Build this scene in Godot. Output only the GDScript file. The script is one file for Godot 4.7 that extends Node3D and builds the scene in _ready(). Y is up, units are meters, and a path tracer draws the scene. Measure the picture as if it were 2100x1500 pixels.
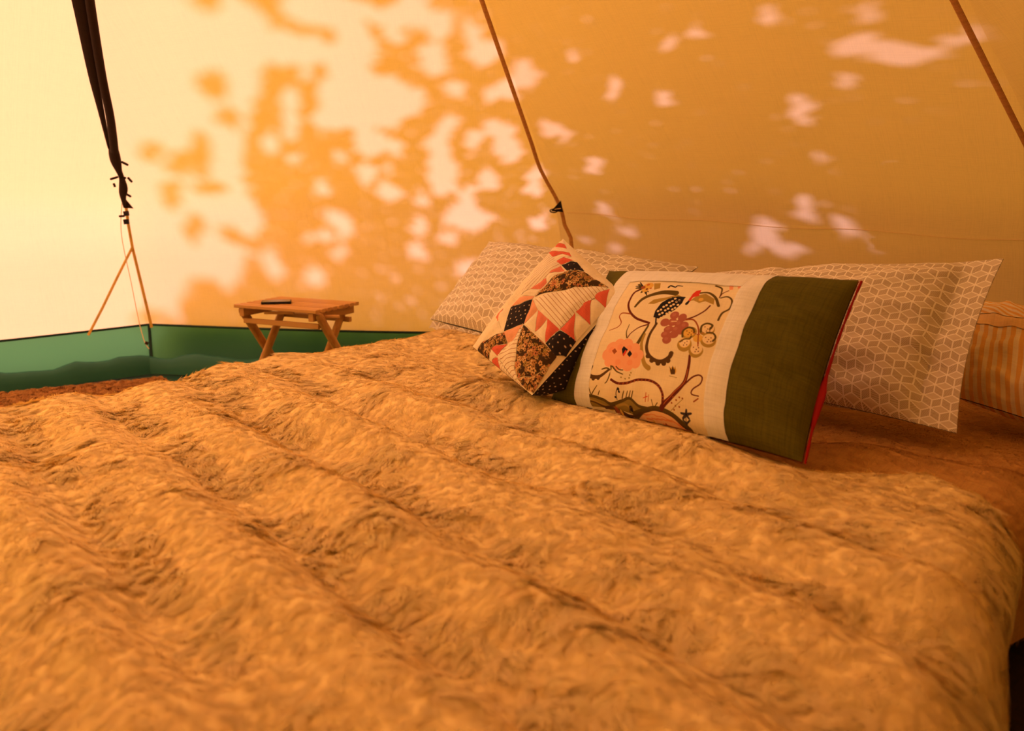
extends Node3D

# ---------------------------------------------------------------- camera model
const EYE := Vector3(0, 0.75, 0)
const PITCH := 0.208357        # radians downwards
const FOCAL := 1750.0          # in pixels of the 2100 x 1500 frame
# bed frame: S runs along the head end (to the right and nearer), T from the head to the foot
const BED_O := Vector3(0.784, 0, -1.451)
const BED_S := Vector3(0.623, 0, 0.7822)
const BED_T := Vector3(-0.7822, 0, 0.623)

var rng := RandomNumberGenerator.new()
var noise_a := FastNoiseLite.new()
var noise_b := FastNoiseLite.new()
var M := {}
# tent: where the low wall meets the roof, and its foot, counted from the left
var top: Array[Vector3] = []
var foot: Array[Vector3] = []
var apex := Vector3(-0.657, 2.7, -0.923)


func _ready() -> void:
	rng.seed = 11
	noise_a.seed = 3; noise_a.frequency = 1.0
	noise_b.seed = 8; noise_b.frequency = 1.0; noise_b.fractal_octaves = 2
	# camera
	var cam := Camera3D.new()
	cam.name = "camera"
	cam.position = EYE
	cam.rotation = Vector3(-PITCH, 0, 0)
	cam.fov = 46.397
	cam.near = 0.05; cam.far = 200.0
	var lens := CameraAttributesPhysical.new()
	lens.frustum_focal_length = 28.0
	lens.frustum_focus_distance = 2.0
	lens.frustum_near = 0.05; lens.frustum_far = 200.0
	lens.exposure_aperture = 3.4
	cam.attributes = lens
	add_child(cam)
	cam.current = true
	# sky and exposure
	var we := WorldEnvironment.new()
	we.name = "world"
	var e := Environment.new()
	e.background_mode = Environment.BG_COLOR
	e.background_color = Color(SKY_R, SKY_G, SKY_B).linear_to_srgb()
	e.background_energy_multiplier = SKY_E
	e.tonemap_mode = Environment.TONE_MAPPER_LINEAR
	e.tonemap_exposure = 1.13
	e.sdfgi_enabled = true; e.ssao_enabled = true; e.ssil_enabled = true
	we.environment = e
	add_child(we)
	# the sun, low behind the tent and to the left
	var sun := DirectionalLight3D.new()
	sun.name = "sun"
	sun.light_color = Color(1.0, 0.77, 1.12).linear_to_srgb()
	sun.light_energy = SUN_E
	sun.light_angular_distance = 0.53
	sun.shadow_enabled = true
	add_child(sun)
	sun.look_at_from_position(SUN * 10.0, Vector3.ZERO)

	materials()
	build_tent()
	build_tree()
	build_bed()
	build_pillows()
	build_cushions()
	build_table()
	build_straps()
	build_mat()

const SUN := Vector3(-0.4000, 0.3700, -0.8385)
const SUN_E := 1.38
const SKY_R := 1.0
const SKY_G := 0.51
const SKY_B := 0.085
const SKY_E := 2.5


# ---------------------------------------------------------------- helpers
func at(px: float, py: float, depth: float) -> Vector3:      # the point at that depth behind a place of the frame
	var r := Vector3((px - 1050.0) / FOCAL, -sin(PITCH) - (py - 750.0) / FOCAL * cos(PITCH), -cos(PITCH) + (py - 750.0) / FOCAL * sin(PITCH))
	return EYE + r * (depth / -r.z)

func seen(p: Vector3) -> Vector2:
	var v := p - EYE
	var d := -v.y * sin(PITCH) - v.z * cos(PITCH)
	return Vector2(1050.0 + FOCAL * v.x / d, 750.0 - FOCAL * (v.y * cos(PITCH) - v.z * sin(PITCH)) / d)

func lin(r: float, g: float, b: float) -> Color:
	return Color(r, g, b).linear_to_srgb()

func flat(nm: String, c: Color, rough := 0.85) -> StandardMaterial3D:
	var m := StandardMaterial3D.new()
	m.resource_name = nm
	m.albedo_color = c.linear_to_srgb()
	m.roughness = rough
	m.metallic_specular = 0.3
	return m

func textured(nm: String, im: Image, rough := 0.9, c := Color.WHITE) -> StandardMaterial3D:
	var m := flat(nm, c, rough)
	m.albedo_texture = ImageTexture.create_from_image(im)
	return m

func tag(o: Node3D, label: String, category := "", group := "", kind := "") -> Node3D:
	if label: o.set_meta("label", label)
	if category: o.set_meta("category", category)
	if group: o.set_meta("group", group)
	if kind: o.set_meta("kind", kind)
	return o

func root(called: String, where := Vector3.ZERO) -> Node3D:
	var o := Node3D.new()
	o.name = called
	add_child(o, true)
	o.position = where
	return o

func put(called: String, mesh: Mesh, m: Material, parent: Node = self) -> MeshInstance3D:
	var o := MeshInstance3D.new()
	o.name = called
	o.mesh = mesh
	o.material_override = m
	parent.add_child(o, true)
	return o

func sheet(nu: int, nv: int, f: Callable, uv: Callable, flip := false) -> ArrayMesh:
	# a smooth surface f(a, b) for a, b in 0..1
	var w := nu + 1
	var v := PackedVector3Array(); v.resize(w * (nv + 1))
	var t := PackedVector2Array(); t.resize(v.size())
	for j in nv + 1:
		for i in w:
			v[j * w + i] = f.call(float(i) / nu, float(j) / nv)
			t[j * w + i] = uv.call(float(i) / nu, float(j) / nv)
	var n := PackedVector3Array(); n.resize(v.size())
	for j in nv + 1:
		for i in w:
			var du := v[j * w + mini(i + 1, nu)] - v[j * w + maxi(i - 1, 0)]
			var dv := v[mini(j + 1, nv) * w + i] - v[maxi(j - 1, 0) * w + i]
			var c := du.cross(dv)
			c = c.normalized() if c.length() > 1e-12 else Vector3.UP
			n[j * w + i] = -c if flip else c
	var ix := PackedInt32Array()
	for j in nv:
		for i in nu:
			var a := j * w + i
			if flip: ix.append_array([a, a + 1, a + w, a + 1, a + w + 1, a + w])
			else: ix.append_array([a, a + w, a + 1, a + 1, a + w, a + w + 1])
	return arrays(v, n, t, ix)

func arrays(v: PackedVector3Array, n: PackedVector3Array, t: PackedVector2Array, ix: PackedInt32Array) -> ArrayMesh:
	var a := []
	a.resize(Mesh.ARRAY_MAX)
	a[Mesh.ARRAY_VERTEX] = v; a[Mesh.ARRAY_NORMAL] = n; a[Mesh.ARRAY_TEX_UV] = t; a[Mesh.ARRAY_INDEX] = ix
	var m := ArrayMesh.new()
	m.add_surface_from_arrays(Mesh.PRIMITIVE_TRIANGLES, a)
	return m

func tri(st: SurfaceTool, a: Vector3, b: Vector3, c: Vector3) -> void:
	st.add_vertex(a); st.add_vertex(b); st.add_vertex(c)

func bar(st: SurfaceTool, a: Vector3, b: Vector3, side: Vector3, w: float, h: float, bevel := 0.0) -> void:
	# a straight bar from a to b, w wide along side, h thick, its long edges bevelled
	var z := (b - a).normalized()
	var x := (side - z * side.dot(z)).normalized()
	var y := z.cross(x)
	var k := bevel
	var ring: Array[Vector2] = []
	if k <= 0.0: ring = [Vector2(-w, -h) / 2, Vector2(w, -h) / 2, Vector2(w, h) / 2, Vector2(-w, h) / 2]
	else:
		for q in [[-1, -1, 0, 1], [1, -1, -1, 0], [1, 1, 0, -1], [-1, 1, 1, 0]]:
			var cx: float = q[0] * w / 2; var cy: float = q[1] * h / 2
			if q[0] * q[1] > 0: ring.append(Vector2(cx, cy - q[1] * k)); ring.append(Vector2(cx - q[0] * k, cy))
			else: ring.append(Vector2(cx - q[0] * k, cy)); ring.append(Vector2(cx, cy - q[1] * k))
		# order round the section
		ring.sort_custom(func(p: Vector2, r: Vector2): return p.angle() < r.angle())
	var c := ring.size()
	st.set_smooth_group(-1)
	for i in c:
		var p := ring[i]; var r := ring[(i + 1) % c]
		var p0 := a + x * p.x + y * p.y; var p1 := b + x * p.x + y * p.y
		var r0 := a + x * r.x + y * r.y; var r1 := b + x * r.x + y * r.y
		tri(st, p0, p1, r0); tri(st, r0, p1, r1)
		if i > 0 and i < c - 1:
			tri(st, a + x * ring[0].x + y * ring[0].y, p0, r0)
			tri(st, b + x * ring[0].x + y * ring[0].y, r1, p1)

func begin() -> SurfaceTool:
	var st := SurfaceTool.new()
	st.begin(Mesh.PRIMITIVE_TRIANGLES)
	return st

func done(st: SurfaceTool) -> ArrayMesh:
	st.generate_normals()
	return st.commit()

func sweep(p: Array, ra: Callable, rb: Callable, side: Vector3, n := 8) -> ArrayMesh:
	# an elliptical tube along the points p: ra(k) wide along side, rb(k) thick, k in 0..1; closed at its ends
	var v := PackedVector3Array(); var nn := PackedVector3Array(); var t := PackedVector2Array(); var ix := PackedInt32Array()
	var c := p.size()
	var along := 0.0
	for i in c:
		var z: Vector3 = (p[mini(i + 1, c - 1)] - p[maxi(i - 1, 0)]).normalized()
		var x := (side - z * side.dot(z)).normalized()
		var y := z.cross(x)
		if i > 0: along += (p[i] - p[i - 1]).length()
		var k := float(i) / (c - 1)
		for j in n + 1:
			var a := TAU * j / n
			var o := x * cos(a) * float(ra.call(k)) + y * sin(a) * float(rb.call(k))
			v.append(p[i] + o)
			nn.append((x * cos(a) * float(rb.call(k)) + y * sin(a) * float(ra.call(k))).normalized())
			t.append(Vector2(float(j) / n, along))
	for i in c - 1:
		for j in n:
			var q := i * (n + 1) + j
			ix.append_array([q, q + n + 1, q + 1, q + 1, q + n + 1, q + n + 2])
	for side_end in [0, c - 1]:
		var base := v.size()
		var z: Vector3 = (p[1] - p[0]).normalized() * -1.0 if side_end == 0 else (p[c - 1] - p[c - 2]).normalized()
		v.append(p[side_end]); nn.append(z); t.append(Vector2.ZERO)
		for j in n + 1:
			v.append(v[side_end * (n + 1) + j]); nn.append(z); t.append(Vector2.ZERO)
		for j in n:
			if side_end == 0: ix.append_array([base, base + 1 + j, base + 2 + j])
			else: ix.append_array([base, base + 2 + j, base + 1 + j])
	return arrays(v, nn, t, ix)

func curve(p: Array, n: int) -> Array:       # a smooth line through the points
	var out := []
	for i in p.size() - 1:
		var a: Vector3 = p[maxi(i - 1, 0)]; var b: Vector3 = p[i]; var c: Vector3 = p[i + 1]; var d: Vector3 = p[mini(i + 2, p.size() - 1)]
		for k in n: out.append(b.cubic_interpolate(c, a, d, float(k) / n))
	out.append(p[p.size() - 1])
	return out

func tube(p: Array, r: float, n := 8) -> ArrayMesh:
	return sweep(p, func(_k): return r, func(_k): return r, Vector3(0.3, 0.1, 0.9), n)


# ---------------------------------------------------------------- drawing on cloth
class Paint:
	var im: Image
	var w: int
	var h: int
	func _init(width: int, height: int, c: Color) -> void:
		w = width; h = height
		im = Image.create(w, h, false, Image.FORMAT_RGB8)
		im.fill(c)
	func blend(x: int, y: int, c: Color, a: float) -> void:
		if x >= 0 and y >= 0 and x < w and y < h and a > 0.0:
			im.set_pixel(x, y, im.get_pixel(x, y).lerp(c, minf(a, 1.0)))
	func thread(x: int, y: int, c: Color) -> Color:      # stitches: fine lines of lighter and darker thread
		var k := 1.0 + 0.10 * sin(x * 0.9 + y * 1.7) + 0.05 * sin(x * 2.3 - y * 0.6)
		return Color(c.r * k, c.g * k, c.b * k)
	func disc(cx: float, cy: float, r: float, c: Color) -> void:
		stroke([cx, cy, cx + 0.0001, cy], r, r, c)
	func stroke(p: Array, r0: float, r1: float, c: Color) -> void:
		var total := 0.0
		for i in range(0, p.size() - 2, 2): total += Vector2(p[i + 2] - p[i], p[i + 3] - p[i + 1]).length()
		# a smooth line through the points, drawn as overlapping capsules
		var q := PackedVector2Array()
		var np := p.size() / 2
		for i in np - 1:
			var a := Vector2(p[2 * maxi(i - 1, 0)], p[2 * maxi(i - 1, 0) + 1]); var b := Vector2(p[2 * i], p[2 * i + 1])
			var cc := Vector2(p[2 * i + 2], p[2 * i + 3]); var d := Vector2(p[2 * mini(i + 2, np - 1)], p[2 * mini(i + 2, np - 1) + 1])
			var steps := 6 if np > 2 else 1
			for k in steps: q.append(b.cubic_interpolate(cc, a, d, float(k) / steps))
		q.append(Vector2(p[p.size() - 2], p[p.size() - 1]))
		var size := Vector2(w, h)
		for i in q.size() - 1:
			var a := q[i] * size; var b := q[i + 1] * size
			var ra := lerpf(r0, r1, float(i) / q.size()) * w; var rb := lerpf(r0, r1, float(i + 1) / q.size()) * w
			var m := maxf(ra, rb) + 1.5
			for y in range(floori(minf(a.y, b.y) - m), ceili(maxf(a.y, b.y) + m) + 1):
				for x in range(floori(minf(a.x, b.x) - m), ceili(maxf(a.x, b.x) + m) + 1):
					var pt := Vector2(x, y)
					var t := clampf((pt - a).dot(b - a) / maxf((b - a).length_squared(), 1e-9), 0, 1)
					var dist := pt.distance_to(a.lerp(b, t)) - lerpf(ra, rb, t)
					if dist < 0.5: blend(x, y, thread(x, y, c), 0.5 - dist)
	func fill(p: Array, c: Color) -> void:
		var poly := PackedVector2Array()
		for i in range(0, p.size(), 2): poly.append(Vector2(p[i] * w, p[i + 1] * h))
		var lo := poly[0]; var hi := poly[0]
		for q in poly: lo = lo.min(q); hi = hi.max(q)
		for y in range(floori(lo.y), ceili(hi.y) + 1):
			for x in range(floori(lo.x), ceili(hi.x) + 1):
				var hit := 0.0
				for o in [Vector2(0.25, 0.25), Vector2(0.75, 0.25), Vector2(0.25, 0.75), Vector2(0.75, 0.75)]:
					if Geometry2D.is_point_in_polygon(Vector2(x, y) + o, poly): hit += 0.25
				blend(x, y, thread(x, y, c), hit)

func weave(n: int, amount: float, seed_: int) -> Image:      # the fine uneven threads of canvas, 0..1 grey round 1 - amount
	var im := Image.create(n, n, false, Image.FORMAT_RGB8)
	var r := RandomNumberGenerator.new(); r.seed = seed_
	var rows := PackedFloat32Array(); var cols := PackedFloat32Array()
	for i in n: rows.append(r.randf()); cols.append(r.randf())
	var f := FastNoiseLite.new(); f.seed = seed_; f.frequency = 0.03
	for y in n:
		for x in n:
			var k := 0.5 * rows[y] * (0.6 + 0.8 * f.get_noise_2d(x * 0.25, y * 4.0)) + 0.5 * cols[x] * (0.6 + 0.8 * f.get_noise_2d(x * 4.0, y * 0.25 + 900))
			var g := clampf(1.0 - amount * (k + 0.25 * r.randf()), 0, 1)
			im.set_pixel(x, y, Color(g, g, g))
	return im

func tinted(im: Image, c: Color) -> Image:
	var o := im.duplicate()
	var s := c.linear_to_srgb()
	for y in o.get_height():
		for x in o.get_width():
			var g: float = im.get_pixel(x, y).r
			o.set_pixel(x, y, Color(s.r * g, s.g * g, s.b * g))
	return o


# ---------------------------------------------------------------- materials
func materials() -> void:
	var canvas_weave := weave(512, 0.07, 5)
	var cv := textured("canvas", tinted(canvas_weave, Color(0.96, 0.72, 0.46)), 0.95)
	cv.backlight_enabled = true; cv.backlight = Color(1, 1, 1)
	cv.uv1_scale = Vector3(4.5, 4.5, 1)
	M.canvas = cv
	M.seam = flat("seam tape", Color(0.62, 0.36, 0.12))
	M.strap = textured("orange webbing", tinted(weave(64, 0.35, 9), Color(0.85, 0.42, 0.13)), 0.8)
	M.strap.uv1_scale = Vector3(1, 40, 1)
	M.strap_dark = textured("dark brown webbing", tinted(weave(64, 0.35, 10), Color(0.05, 0.022, 0.012)), 0.8)
	M.strap_dark.uv1_scale = Vector3(1, 40, 1)
	M.strap_tan = textured("tan webbing", tinted(weave(64, 0.35, 12), Color(0.90, 0.56, 0.12)), 0.8)
	M.black = flat("black plastic", Color(0.012, 0.01, 0.01), 0.5)
	M.brown_black = flat("dark brown toggle", Color(0.03, 0.014, 0.008), 0.5)
	M.thread = flat("pale thread", Color(0.85, 0.62, 0.36))
	var teal := flat("teal groundsheet", Color(0.03, 0.16, 0.125), 0.42)
	teal.backlight_enabled = true; teal.backlight = lin(0.20, 0.66, 0.42)
	M.teal = teal
	M.teal_fold = flat("doubled teal groundsheet", Color(0.03, 0.15, 0.12), 0.4)
	M.grass = flat("long grass", Color(0.12, 0.11, 0.03), 0.7)
	M.teal_hem = flat("dark teal hem", Color(0.02, 0.05, 0.05), 0.6)
	var soil := NoiseTexture2D.new()
	soil.width = 256; soil.height = 256; soil.seamless = true
	soil.noise = FastNoiseLite.new(); soil.noise.frequency = 0.05
	var ramp := Gradient.new(); ramp.set_color(0, lin(0.30, 0.20, 0.08)); ramp.set_color(1, lin(0.52, 0.38, 0.17))
	soil.color_ramp = ramp
	M.soil = flat("dry grass", Color.WHITE); M.soil.albedo_texture = soil; M.soil.uv1_scale = Vector3(20, 20, 1)
	var leaf := flat("tree leaf", Color(0.20, 0.22, 0.05), 0.6)
	leaf.backlight_enabled = true; leaf.backlight = Color(0.5, 0.45, 0.12)
	M.leaf = leaf
	M.bark = flat("bark", Color(0.10, 0.07, 0.05))
	# the throw
	var fur := flat("golden faux fur", Color(0.99, 0.84, 0.48), 0.8)
	fur.vertex_color_use_as_albedo = true
	fur.backlight_enabled = true; fur.backlight = Color(0.5, 0.40, 0.22)
	fur.metallic_specular = 0.15
	M.fur = fur
	M.fur_backing = flat("fur backing", Color(0.97, 0.78, 0.40), 0.95)
	M.plush_backing = textured("brown plush", tinted(weave(256, 0.2, 31), Color(0.66, 0.37, 0.12)), 0.95)
	M.plush_backing.uv1_scale = Vector3(5, 5, 1)
	var plush := fur.duplicate(); plush.resource_name = "brown plush pile"; plush.albedo_color = lin(0.68, 0.39, 0.13)
	M.plush = plush
	M.ticking_mattress = textured("mattress ticking", tinted(weave(128, 0.15, 33), Color(0.06, 0.035, 0.022)), 0.95)
	# cloths
	M.cubes = textured("tumbling block print cotton", cube_print(), 0.9)
	M.cubes_inside = textured("wrong side of the printed cotton", cube_print(), 0.95, Color(0.75, 0.72, 0.68))
	M.stripes = textured("striped cotton", stripe_print(Color(0.92, 0.80, 0.58), Color(0.85, 0.50, 0.14), 12, 0.5), 0.9)
	M.plain_hem = textured("plain cotton hem", tinted(weave(128, 0.12, 41), Color(0.88, 0.60, 0.28)), 0.9)
	M.olive = textured("olive linen", tinted(weave(512, 0.32, 43), Color(0.140, 0.128, 0.010)), 0.85)
	M.olive.uv1_scale = Vector3(4, 4, 1)
	M.band = textured("off white linen", tinted(weave(256, 0.12, 44), Color(0.90, 0.91, 0.93)), 0.9)
	M.band.uv1_scale = Vector3(4, 4, 1)
	M.red = flat("red velvet", Color(0.34, 0.008, 0.006), 0.7)
	var em := embroidery()
	M.embroidery = textured("crewel embroidery on cream linen", em, 0.9)
	M.cream = textured("cream cotton", tinted(weave(128, 0.10, 51), Color(0.93, 0.84, 0.64)), 0.9)
	M.coral = textured("coral cotton", tinted(weave(128, 0.14, 52), Color(0.80, 0.155, 0.10)), 0.9)
	M.coral_light = textured("faded coral cotton", tinted(weave(128, 0.14, 53), Color(0.86, 0.27, 0.18)), 0.9)
	M.salmon = textured("salmon cotton", tinted(weave(128, 0.12, 54), Color(0.90, 0.45, 0.28)), 0.9)
	M.cream_stripe = textured("cream cotton with thin brown stripes", stripe_print(Color(0.94, 0.86, 0.70), Color(0.45, 0.22, 0.10), 16, 0.14), 0.9)
	M.dotted = textured("black cotton with small cream dots", dot_print(), 0.9)
	M.floral = textured("brown floral cotton", floral_print(), 0.9)
	for k in ["cream", "coral", "coral_light", "salmon"]: M[k].uv1_scale = Vector3(3, 3, 1)
	# wood
	for i in 3:
		M["wood_%d" % i] = textured("oiled wood", wood(i), 0.45)
	M.screen = flat("phone glass", Color(0.02, 0.02, 0.022), 0.12)
	M.rug = textured("dark brown rug", tinted(weave(128, 0.4, 91), Color(0.035, 0.018, 0.010)), 0.95)
	M.coir = flat("coir mat", Color(0.50, 0.24, 0.07), 0.95)
	M.coir.vertex_color_use_as_albedo = true

func wood(i: int) -> Image:
	var im := Image.create(256, 64, false, Image.FORMAT_RGB8)
	var f := FastNoiseLite.new(); f.seed = 60 + i; f.frequency = 0.02
	var a := Color(0.74, 0.43, 0.15); var b := Color(0.46, 0.21, 0.06)
	for y in 64:
		for x in 256:
			var g := f.get_noise_2d(x * 0.5, y * 9.0) + 0.5 * f.get_noise_2d(x * 1.5, y * 30.0)
			im.set_pixel(x, y, a.lerp(b, clampf(0.45 + 0.8 * g + 0.12 * (i - 1), 0, 1)).linear_to_srgb())
	return im

func stripe_print(a: Color, b: Color, n: int, share: float) -> Image:
	var w := weave(512, 0.10, 70 + n)
	for x in 512:
		var ph := fposmod(float(x) * n / 512.0, 1.0)
		var k := clampf((share * 0.5 - absf(ph - 0.5)) * 512.0 / n * 0.5 + 0.5, 0, 1)
		var c := a.lerp(b, k).linear_to_srgb()
		for y in 512:
			var g := w.get_pixel(x, y).r
			w.set_pixel(x, y, Color(c.r * g, c.g * g, c.b * g))
	return w

func dot_print() -> Image:
	var p := Paint.new(256, 256, lin(0.022, 0.016, 0.020))
	var r := RandomNumberGenerator.new(); r.seed = 4
	for i in 10:
		for j in 10:
			p.disc((i + 0.5 * (j % 2) + 0.2 + 0.3 * r.randf()) / 10.0, (j + 0.2 + 0.4 * r.randf()) / 10.0, 0.010 + 0.005 * r.randf(), lin(0.55, 0.42, 0.30))
	return p.im

func floral_print() -> Image:
	var p := Paint.new(384, 384, lin(0.055, 0.030, 0.012))
	var r := RandomNumberGenerator.new(); r.seed = 14
	var tones := [lin(0.62, 0.36, 0.14), lin(0.70, 0.46, 0.22), lin(0.40, 0.20, 0.06), lin(0.55, 0.22, 0.10), lin(0.30, 0.20, 0.05)]
	for i in 260:
		var x := r.randf(); var y := r.randf(); var s := 0.012 + 0.022 * r.randf()
		var c: Color = tones[r.randi() % 5]
		for k in 5:
			var a := TAU * k / 5.0 + i
			p.disc(x + cos(a) * s, y + sin(a) * s, s * 0.55, c)
		p.disc(x, y, s * 0.4, lin(0.10, 0.04, 0.015))
		if i % 2 == 0: p.stroke([x + s, y, x + s * 2.2, y + s * 1.4, x + s * 3.4, y + s * 0.6], 0.003, 0.002, lin(0.50, 0.34, 0.12))
	return p.im

func cube_print() -> Image:
	# tumbling blocks: white lines round rhombi, two of the three sets hatched
	var w := 832; var h := 960                     # 4 hexagons across, 4 pairs of rows
	var im := Image.create(w, h, false, Image.FORMAT_RGB8)
	var side := 80.0
	var cell := side * sqrt(3.0)
	var ground := Color(0.70, 0.63, 0.53); var ink := Color(0.36, 0.29, 0.21); var line := Color(0.95, 0.92, 0.85)
	var across := w / roundf(w / cell)
	for y in h:
		for x in w:
			# nearest hexagon centre
			var best := 1e9; var off := Vector2.ZERO
			for row in [floori(y / (side * 1.5)), floori(y / (side * 1.5)) + 1]:
				var sh := 0.5 * across if posmod(row, 2) else 0.0
				var cx := roundf((x - sh) / across) * across + sh
				var d := Vector2((x - cx) * cell / across, y - row * side * 1.5)
				var hexd := maxf(absf(d.x), maxf(absf(d.x * 0.5 + d.y * 0.8660254), absf(d.x * 0.5 - d.y * 0.8660254)))
				if hexd < best: best = hexd; off = d
			var edge := cell * 0.5 - best
			var ang := fposmod(rad_to_deg(atan2(off.y, off.x)) + 90.0, 360.0)     # three spokes: up, lower right, lower left
			var part := int(ang / 120.0)
			var spoke := 1e9
			for k in 3:
				var dir := Vector2.from_angle(deg_to_rad(-90.0 + 120.0 * k))
				if off.dot(dir) > 0: spoke = minf(spoke, absf(off.cross(dir)))
			var c := ground
			if part == 0: c = ground.lerp(ink, 0.85 if fposmod(off.x * 0.5 + off.y * 0.8660254 + 4.0, 12.0) < 5.5 else 0.0)
			elif part == 2: c = ground.lerp(ink, 0.85 if fposmod(off.x * 0.5 - off.y * 0.8660254 + 4.0, 12.0) < 5.5 else 0.0)
			var k := clampf(5.5 - minf(edge, spoke), 0, 1)
			im.set_pixel(x, y, c.lerp(line, k).linear_to_srgb())
	return im

func embroidery() -> Image:
	var p := Paint.new(860, 1030, lin(0.92, 0.81, 0.58))
	var wv := weave(430, 0.10, 81)
	for y in 1030:
		for x in 860:
			var c := p.im.get_pixel(x, y); var g := wv.get_pixel(x % 430, y % 430).r
			p.im.set_pixel(x, y, Color(c.r * g, c.g * g, c.b * g))
	var ink := lin(0.014, 0.012, 0.018); var bark := lin(0.095, 0.050, 0.014); var moss := lin(0.105, 0.072, 0.014); var lime := lin(0.40, 0.28, 0.065)
	var sage := lin(0.27, 0.20, 0.045); var wine := lin(0.13, 0.022, 0.012); var maroon := lin(0.075, 0.02, 0.014); var rust := lin(0.33, 0.09, 0.03); var ember := lin(0.50, 0.14, 0.045)
	var gold := lin(0.72, 0.46, 0.10); var linen := lin(0.86, 0.70, 0.46); var poppy := lin(0.66, 0.05, 0.025); var mauve := lin(0.40, 0.13, 0.10); var rose := lin(0.46, 0.17, 0.13)
	var pink := lin(0.86, 0.42, 0.26); var blush := lin(0.84, 0.36, 0.22); var salmon := lin(0.72, 0.28, 0.13); var peach := lin(0.86, 0.56, 0.34); var slate := lin(0.055, 0.045, 0.05)
	p.fill([-0.152,0.987,-0.018,0.943,0.056,0.944,0.153,0.958,0.209,0.973,0.336,0.935,0.390,0.920,0.451,0.943,0.550,0.952,0.494,0.968,0.411,0.993,0.377,0.989,0.249,0.984,0.136,0.988,-0.011,0.993,-0.112,0.993], sage)
	p.stroke([-0.113,0.966,0.011,0.946,0.139,0.955,0.211,0.969,0.321,0.940,0.390,0.920,0.463,0.949,0.563,0.952], 0.0090, 0.0090, moss)
	p.stroke([-0.117,0.977,0.014,0.967,0.129,0.980,0.208,0.985,0.330,0.957,0.390,0.970,0.447,0.982], 0.0065, 0.0065, lime)
	p.stroke([-0.122,0.988,0.018,0.973,0.139,0.985,0.243,0.973], 0.0041, 0.0041, bark)
	p.stroke([0.229,0.991,0.311,1.000,0.412,0.998,0.508,1.000,0.631,1.000,0.762,1.000,0.871,1.000], 0.0082, 0.0082, maroon)
	p.stroke([0.136,0.988,0.249,0.984,0.351,0.997,0.402,1.000,0.522,1.000,0.637,1.000,0.742,1.000,0.875,1.000], 0.0041, 0.0041, bark)
	p.fill([0.376,1.000,0.490,0.975,0.612,0.951,0.731,0.959,0.810,0.987,0.864,1.000,0.870,1.000,0.757,1.000,0.631,0.999,0.504,1.000], peach)
	p.stroke([0.460,0.982,0.505,0.982], 0.0022, 0.0022, salmon)
	p.stroke([0.505,0.983,0.552,0.978], 0.0022, 0.0022, salmon)
	p.stroke([0.555,0.975,0.598,0.976], 0.0021, 0.0021, salmon)
	p.stroke([0.598,0.979,0.642,0.976], 0.0021, 0.0021, salmon)
	p.stroke([0.644,0.974,0.685,0.978], 0.0021, 0.0021, salmon)
	p.stroke([0.684,0.981,0.725,0.982], 0.0021, 0.0021, salmon)
	p.stroke([0.728,0.980,0.764,0.987], 0.0021, 0.0021, salmon)
	p.stroke([0.764,0.989,0.799,0.994], 0.0031, 0.0031, salmon)
	p.stroke([0.805,0.990,0.823,1.000], 0.0015, 0.0015, salmon)
	p.stroke([0.501,0.992,0.552,0.992], 0.0023, 0.0023, salmon)
	p.stroke([0.550,0.988,0.598,0.988], 0.0022, 0.0022, salmon)
	p.stroke([0.598,0.986,0.642,0.986], 0.0021, 0.0021, salmon)
	p.stroke([0.643,0.983,0.684,0.985], 0.0021, 0.0021, salmon)
	p.stroke([0.688,0.983,0.724,0.985], 0.0021, 0.0021, salmon)
	p.stroke([0.731,0.983,0.763,0.987], 0.0021, 0.0021, salmon)
	p.stroke([0.773,0.984,0.800,0.990], 0.0021, 0.0021, salmon)
	p.stroke([0.813,0.986,0.835,0.994], 0.0022, 0.0022, salmon)
	p.stroke([0.396,0.994,0.494,0.968,0.614,0.944,0.733,0.952,0.815,0.981,0.865,1.000], 0.0134, 0.0134, moss)
	p.stroke([0.388,0.997,0.490,0.976,0.611,0.954,0.730,0.962,0.807,0.990,0.868,1.000], 0.0041, 0.0041, bark)
	p.stroke([0.631,0.999,0.701,1.000,0.780,1.000,0.862,1.000], 0.0032, 0.0032, ember)
	p.disc(0.247, 0.992, 0.0191, rust)
	p.disc(0.281, 0.992, 0.0120, gold)
	p.disc(0.557, 1.000, 0.0086, gold)
	p.disc(0.660, 1.000, 0.0086, rust)
	p.disc(0.390, 0.970, 0.0154, ink)
	p.stroke([0.368,0.984,0.397,0.960,0.404,0.980], 0.0033, 0.0033, bark)
	p.stroke([0.664,0.937,0.773,0.842,0.830,0.762,0.843,0.675,0.830,0.586], 0.0162, 0.0092, wine)
	p.stroke([0.678,0.924,0.777,0.828,0.834,0.752,0.841,0.675], 0.0027, 0.0027, ember)
	p.stroke([0.823,0.786,0.879,0.726,0.929,0.699,0.961,0.712,0.952,0.750,0.903,0.788,0.897,0.820,0.951,0.823], 0.0063, 0.0042, wine)
	p.stroke([0.918,0.860,0.949,0.838], 0.0047, 0.0047, rust)
	p.stroke([0.216,0.833,0.282,0.850,0.361,0.834,0.460,0.800,0.560,0.792,0.638,0.817,0.679,0.865,0.676,0.924], 0.0097, 0.0097, wine)
	p.stroke([0.296,0.856,0.299,0.842], 0.0021, 0.0021, ember)
	p.stroke([0.330,0.850,0.332,0.836], 0.0021, 0.0021, ember)
	p.stroke([0.362,0.843,0.364,0.829], 0.0021, 0.0021, ember)
	p.stroke([0.394,0.833,0.396,0.819], 0.0020, 0.0020, ember)
	p.stroke([0.425,0.823,0.427,0.808], 0.0021, 0.0021, ember)
	p.stroke([0.456,0.812,0.457,0.798], 0.0020, 0.0020, ember)
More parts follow.
